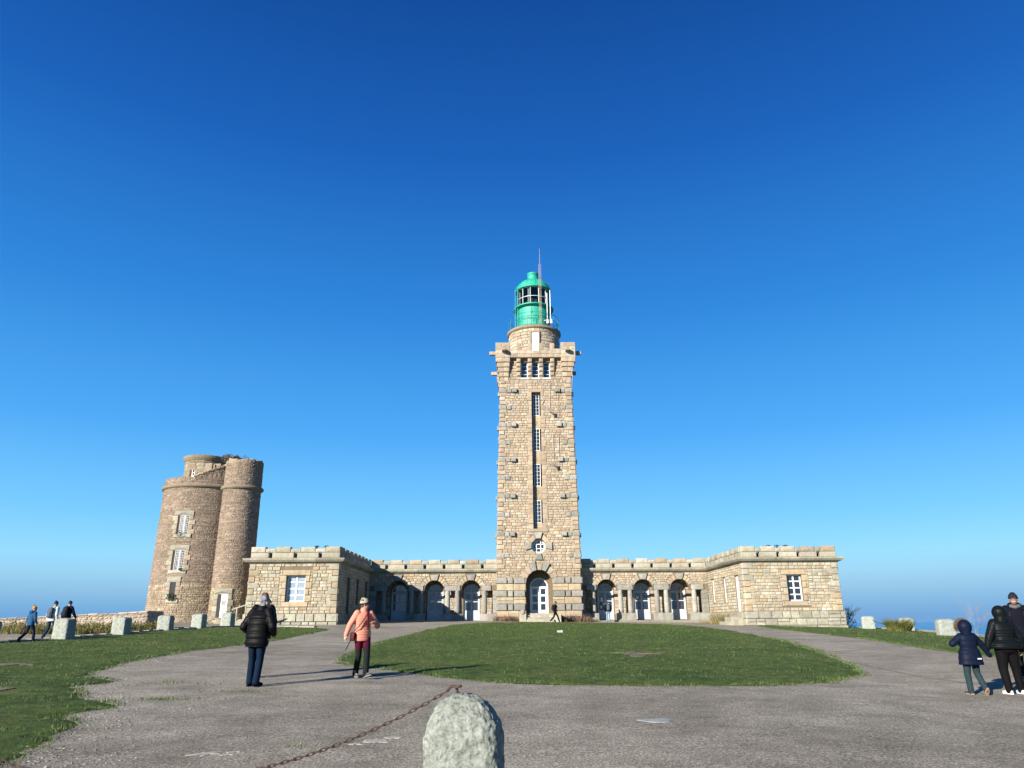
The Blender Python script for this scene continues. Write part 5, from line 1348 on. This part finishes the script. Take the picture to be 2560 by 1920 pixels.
def backpack(root, V_, k, mat, label, w=.15, h=.24, d=.10):
    b = PB(); c = V_['chest']+Vector((0, -.17*k-d*.45, -.08*k))
    b.loft([(c.x, c.y, c.z+z*h, w*r, d*r2) for z, r, r2 in ((-1, .7, .6), (-.93, .9, .85), (-.6, 1, 1), (0, .98, 1), (.5, .92, .85), (.85, .75, .65), (1, .4, .35))], 20)
    b.loft([(c.x, c.y-d*.7, c.z-h*.3+z*h*.5, w*.7*r, d*.5*r) for z, r in ((-1, .7), (-.8, 1), (.8, 1), (1, .7))], 16)
    o = b.build('backpack', mat, None, loc=(0, 0, 0)); remesh(o, .014, 2)
    st = PB()
    for s_ in (-1, 1): st.limb([c+Vector((s_*w*.5, .02, h*.8)), V_['sh'+('R' if s_ > 0 else 'L')]+Vector((-s_*.06*k, 0, .09*k)), V_['chest']+Vector((s_*.13*k, .165*k, -.02)), c+Vector((s_*w*.75, .10, -h*.8))], [.018]*4, n=8)
    st.build('strap', mat, o, local=True, smooth=True)
    o.location = root.location.copy(); o.rotation_euler = root.rotation_euler.copy(); return tag(o, label, 'backpack')

blk = MM('black_puffer', (.0035, .0038, .0045), .5, bump=.35); jean = MM('dark_jeans', (.0025, .009, .024)); jean2 = MM('mid_jeans', (.009, .022, .05)); navy = MM('navy_cloth', (.004, .006, .016)); blkc = MM('black_cloth', (.003, .003, .0035))
PW = 'pair of men walking towards the lighthouse'
# 1 grey haired man, black puffer, seen from behind
r1_, V1, hp1, k1 = person('person with grey hair seen from behind, quilted black jacket, dark jeans', (-5.12, 15.5), 14, 1.73,
    dict(elR=(.34, -.02, 1.12), wrR=(.25, .19, .98), elL=(-.30, -.05, 1.12), wrL=(-.22, .15, .98), anR=(.10, -.06, .10), knR=(.10, .02, .50), anL=(-.10, .04, .09), knL=(-.10, .05, .5), hdR=(-.3, 1, -.3), hdL=(.3, 1, -.3), head=(0, .07, 1.60)),
    blk, (.125, .012), .74, 1.22, jean, navy, navy, hair=MM('grey_hair', (.15, .16, .175), .7), hyaw=38, htilt=-8, vox=.011, lean=.22, collar=.03, headk=1.1)
sg_ = PB(); sg_.limb([hp1(.085, .0, .01), hp1(.075, .085, .012)], [.006, .008], n=6)
sg_.ell(hp1(.034, .088, .008), .02, .006, .014)
sg_.build('sunglasses', M_dark, r1_, local=True, smooth=True)
# 2 companion mostly hidden behind
r2_, V2, hp2, k2 = person('person with reddish hair and dark coat, mostly hidden behind the grey haired walker', (-5.66, 17.35), 2, 1.80,
    dict(elR=(.25, .05, 1.12), wrR=(.20, .2, 1.0), anR=(.0, -.08, .10), anL=(-.17, .10, .09), knR=(.06, 0, .5)), blk, (.12, .01), .78, 1.15, jean2, blkc, None, hair=MM('reddish_hair', (.09, .045, .03), .7), vox=.016, lean=.1)
# 3 woman in peach jacket
peach = MM('peach_down', (.50, .185, .13), .6, bump=.3)
r3_, V3, hp3, k3 = person('person in peach quilted jacket and pale beanie walking on the drive, looking aside', (-3.32, 17.05), 143, 1.66,
    dict(elR=(.30, -.06, 1.16), wrR=(.37, -.10, .93), elL=(-.34, .06, 1.13), wrL=(-.17, .25, 1.17), hdR=(.15, .1, -1), hdL=(.5, .3, .25), anL=(-.0, .26, .12), knL=(-.06, .16, .52), anR=(.03, -.20, .11), knR=(.07, -.0, .50), curl=.45),
    peach, (.055, .006), .80, 1.0, MM('charcoal_trousers', (.008, .0095, .011)), MM('grey_shoe', (.04, .05, .055)), MM('grey_sole', (.15, .15, .14)), hair=MM('brown_hair', (.10, .06, .04)), hat=(MM('pale_beanie', (.25, .235, .18)), .02), hyaw=-58, vox=.009, lean=.04, footL=.25, collar=.03)
so3 = PB(); p_ = V3['pelvis']; so3.loft([(p_.x, p_.y, z, .182*k3, .132*k3) for z in np.arange(.82*k3, .98*k3, .02)])
for q in 'RL': h_ = V3['hip'+q]; kk_ = V3['kn'+q]; so3.limb([h_, h_.lerp(kk_, .62)], [.105*k3, .088*k3])
remesh(so3.build('shorts', MM('burgundy_cloth', (.045, .0035, .014)), r3_, local=True), .011, 2)
hb_ = PB()
for i in range(30):
    a = 2*math.pi*i/30; hb_.ell(hp3(.086*math.cos(a), -.010+.102*math.sin(a), .005+.02*math.sin(a)), .012, .012, .024, None, 6, 5)
remesh(hb_.build('headband', navy, r3_, local=True), .01, 1)
zp = PB(); c_ = V3['chest']; zp.limb([c_+Vector((-.02, .165, .14)), c_+Vector((-.03, .172, 0)), c_+Vector((-.035, .165, -.22))], [.026, .022, .012], n=8); zp.build('scarf', MM('burgundy_cloth', (.1, .01, .03)), r3_, local=True, smooth=True)
bg_ = PB(); bg_.limb([V3['shL']+Vector((.06, 0, .09)), c_+Vector((.02, .17, .04)), c_+Vector((.19, .12, -.2)), c_+Vector((.24, .0, -.30))], [.011]*4, n=8)
bgo = bg_.build('shoulder_bag', MM('dark_red_leather', (.06, .015, .015), .5), None, loc=(0, 0, 0), smooth=True)
q_ = PB(); q_.loft([(c_.x+.24, c_.y-.01, c_.z-.38+z, .035*r, .09*r) for z, r in ((-.09, .8), (-.07, 1), (.07, 1), (.10, .7))], 16); q_.build('pouch', MM('dark_red_leather', (.1, 0, 0)), bgo, local=True, smooth=True)
q_ = PB(); q_.limb([c_+Vector((.27, .0, -.42)), c_+Vector((.37, -.04, -.66))], [.010, .008], n=8); q_.build('hanging_strap', blkc, bgo, local=True)
bgo.location = r3_.location.copy(); bgo.rotation_euler = r3_.rotation_euler.copy(); tag(bgo, 'small dark red bag with strap worn across the peach jacket', 'bag')
# 4 child
FAM = 'family at the right edge of the photo'
cn = MM('navy_down', (.0035, .0065, .018), .55, bump=.3)
r4_, V4, hp4, k4 = person('child in long navy padded coat with fur trimmed hood, holding the hand of the adult', (8.80, 15.1), -4, 1.33,
    dict(elL=(-.40, .02, 1.20), wrL=(-.20, .32, 1.18), elR=(.36, .0, 1.18), wrR=(.50, .02, .98), hdR=(.5, .2, -.8), hdL=(.4, .3, .3), anL=(-.12, .03, .10), knL=(-.12, .05, .5), anR=(.17, -.12, .15), knR=(.14, .06, .50), shR=(.19, 0, 1.37), shL=(-.19, 0, 1.37), head=(0, .03, 1.60), curl=.7),
    cn, (.12, .006), .70, 1.2, MM('slate_trousers', (.014, .028, .034)), MM('dark_sneaker', (.02, .03, .05)), MM('tan_sole', (.26, .17, .11)), hood=cn, vox=.011, flare=.12, headk=1.18, footR=-.85, girth=1.15, cuff=.06)
fr_ = MB()
for i in range(2600):
    a = random.uniform(-.5, math.pi+.5); x, z = .135*math.cos(a), .135*math.sin(a)
    b0 = hp4(x, .04+random.uniform(-.03, .03), z+.01); o_ = Vector((x*random.uniform(.3, .8), random.gauss(.01, .02), z*random.uniform(.2, .7)+random.gauss(0, .02)))
    s_ = Vector((random.gauss(0, .003), random.gauss(0, .003), random.gauss(0, .003))); k_ = random.uniform(.6, 1.4); fr_.add([b0-s_, b0+s_, b0+o_*.65], [(0, 1, 2)], (.09*k_, .065*k_, .05*k_))
mf, nf, bf = newmat('fur'); af = N(nf, 'ShaderNodeAttribute', attribute_name='Col'); nf.links.new(af.outputs['Color'], bf.inputs['Base Color']); bf.inputs['Roughness'].default_value = .9
fr_.build('fur_trim', mf, r4_, local=True)
tg = PB(); tg.box(.035, .105, -.178, -.150, .635, .658); tg.build('coat_label', MM('white_label', (.45, .45, .47)), r4_, local=True)
# 5 woman
r5_, V5, hp5, k5 = person('person in black shiny padded jacket with hood up, black trousers and white sneakers', (9.58, 15.2), 0, 1.60,
    dict(elL=(-.33, -.04, 1.13), wrL=(-.385, .0, .93), hdL=(-.1, .1, -1), elR=(.33, -.04, 1.13), wrR=(.36, .04, .90), anL=(-.12, -.04, .10), anR=(.17, .02, .10), knL=(-.12, .03, .5), knR=(.15, .03, .5), curl=.6),
    MM('black_shiny_down', (.004, .0055, .0065), .42, bump=.35), (.052, .006), .90, 1.22, blkc, MM('white_sneaker', (.40, .41, .42), .5), MM('white_sole', (.6, .6, .6)), hood=MM('black_shiny_down', (0, 0, 0)), vox=.011, girth=1.42, lean=-.03, cuff=.03)
# 6 man with glasses
r6_, V6, hp6, k6 = person('person in dark hooded coat, black beanie and glasses, cut by the right edge', (11.36, 17.4), 208, 1.84,
    dict(elR=(.28, -.05, 1.12), wrR=(.28, .10, .90), elL=(-.28, -.05, 1.13), anR=(.14, .22, .10), knR=(.12, .2, .52), anL=(-.1, -.2, .12)), MM('dark_navy_coat', (.003, .0035, .008)), None, .80, 1.15, MM('dark_trousers', (.008, .008, .01)), MM('blue_shoe', (.03, .11, .2)), MM('white_sole', (.6, .6, .6)),
    hat=(MM('black_knit', (.012, .012, .018)), .025), hyaw=8, vox=.012, collar=.05)
gl_ = PB()
for s_ in (-1, 1):
    pts_ = [hp6(s_*.033+.025*math.cos(t), .108, .010+.018*math.sin(t)) for t in [2*math.pi*i/12 for i in range(13)]]; gl_.tube(pts_, .0035, 5)
    gl_.tube([hp6(s_*.058, .106, .015), hp6(s_*.08, .0, .012)], .004, 5)
gl_.build('glasses', M_dark, r6_, local=True)
be = PB(); be.ell(hp6(0, .066, -.088), .042, .036, .034); be.ell(hp6(.03, .04, -.07), .03, .04, .03); be.ell(hp6(-.03, .04, -.07), .03, .04, .03); remesh(be.build('beard', MM('brown_hair', (0, 0, 0)), r6_, local=True), .009, 1)
sc_ = PB(); sc_.limb([V6['neck']+Vector((-.07, .05, .02)), V6['neck']+Vector((0, .10, .0)), V6['neck']+Vector((.07, .05, .02))], [.045]*3); remesh(sc_.build('scarf', MM('grey_scarf', (.08, .08, .085)), r6_, local=True), .012, 2)
hd_ = PB(); hd_.ell(V6['neck']+Vector((0, -.09, .03)), .15, .10, .09); remesh(hd_.build('hood', MM('dark_navy_coat', (0, 0, 0)), r6_, local=True), .014, 2)
backpack(r6_, V6, k6, MM('black_nylon', (.015, .015, .018)), 'black backpack worn by the bespectacled walker at the right edge')
# 7-9 group on the left path
r7_, V7, hp7, k7 = person('person in blue hooded jacket and orange bobble hat walking along the left path', (-20.75, 33.15), 25, 1.48,
    dict(anL=(-.10, -.38, .16), knL=(-.11, -.05, .48), anR=(.09, .22, .09), knR=(.10, .18, .52), elR=(.27, .02, 1.13), wrR=(.26, .12, .92)), MM('blue_jacket', (.014, .055, .125)), None, .80, 1.1, MM('dark_blue_trousers', (.008, .013, .028)), blkc, None,
    hat=(MM('orange_knit', (.42, .17, .02)), .02), hyaw=15, vox=.018, lean=.1, footL=-.7)
pm_ = PB(); pm_.ell(hp7(-.02, -.05, .155), .04, .04, .035); remesh(pm_.build('pompom', MM('brown_fur', (.12, .07, .04)), r7_, local=True), .012, 1)
hd_ = PB(); hd_.ell(V7['neck']+Vector((0, -.08, .0)), .14, .10, .08); remesh(hd_.build('hood', MM('blue_jacket', (0, 0, 0)), r7_, local=True), .016, 2)
r8_, V8, hp8, k8_ = person('person in white jacket, jeans and dark beanie with a grey backpack', (-21.4, 35.7), 12, 1.68,
    dict(anL=(-.10, -.24, .12), knL=(-.11, .0, .48), anR=(.10, .18, .09), knR=(.10, .14, .52)), MM('white_jacket', (.36, .38, .38)), None, .82, 1.18, jean2, blkc, None, hat=(MM('dark_blue_knit', (.015, .03, .06)), .035), vox=.018, lean=.14, footL=-.4)
backpack(r8_, V8, k8_, MM('grey_nylon', (.055, .075, .10)), 'grey backpack on the back of the white jacket')
r9_, V9, hp9, k9 = person('person in black jacket and dark hat with a black backpack, behind the big left bollard', (-22.42, 38.6), 8, 1.68,
    dict(elR=(.30, .10, 1.12), wrR=(.34, .24, .92)), navy, None, .82, 1.15, MM('dark_trousers', (0, 0, 0)), blkc, None, hat=(MM('dark_blue_knit', (0, 0, 0)), .03), vox=.018, lean=.16)
backpack(r9_, V9, k9, MM('black_nylon', (0, 0, 0)), 'black backpack on the walker behind the big left bollard')
# 10-11 by the lighthouse
r10, V10, hp10, k10 = person('person in black striding past the lighthouse steps in profile', (3.42, 63.1), 85, 1.66,
    dict(anL=(-.08, .36, .10), knL=(-.1, .24, .5), anR=(.08, -.40, .15), knR=(.1, -.1, .48), elR=(.26, -.08, 1.14), wrR=(.28, .12, .95)), blkc, None, .80, 1.12, blkc, MM('white_sneaker', (0, 0, 0)), None, hair=MM('dark_hair', (.02, .015, .012)), vox=.02, lean=.12, footR=-.5)
backpack(r10, V10, k10, MM('black_nylon', (0, 0, 0)), 'black backpack on the person passing the lighthouse steps')
r11, V11, hp11, k11 = person('person in black jacket and light jeans standing before the first arched door', (8.08, 65.6), -6, 1.68, {}, blkc, None, .88, 1.08, MM('light_jeans', (.14, .20, .26)), blkc, None, hair=MM('dark_hair', (0, 0, 0)), vox=.02)
backpack(r11, V11, k11, MM('grey_nylon', (0, 0, 0)), 'dark backpack of the person standing at the first arched door')
hdw = PB(); hdw.ell(hp11(.05, -.05, -.06), .06, .06, .05); hdw.build('scarf', MM('white_jacket', (0, 0, 0)), r11, local=True)
for o_ in bpy.data.objects:
    if '_k' in o_: del o_['_k']
# ================================================================== HAZE over the sea
hzm = bpy.data.materials.new('haze'); hzm.use_nodes = True; hn = hzm.node_tree; hn.nodes.clear()
ho = hn.nodes.new('ShaderNodeOutputMaterial'); pv = hn.nodes.new('ShaderNodeVolumePrincipled'); pv.inputs['Color'].default_value = (.30, .60, .95, 1); pv.inputs['Density'].default_value = 1.6e-5; pv.inputs['Anisotropy'].default_value = 0.2
hn.links.new(pv.outputs[0], ho.inputs['Volume'])
hz = MB(); hz.box(-46000, 46000, -46000, 46000, -76, 45); tag(hz.build('haze', hzm), kind='stuff')
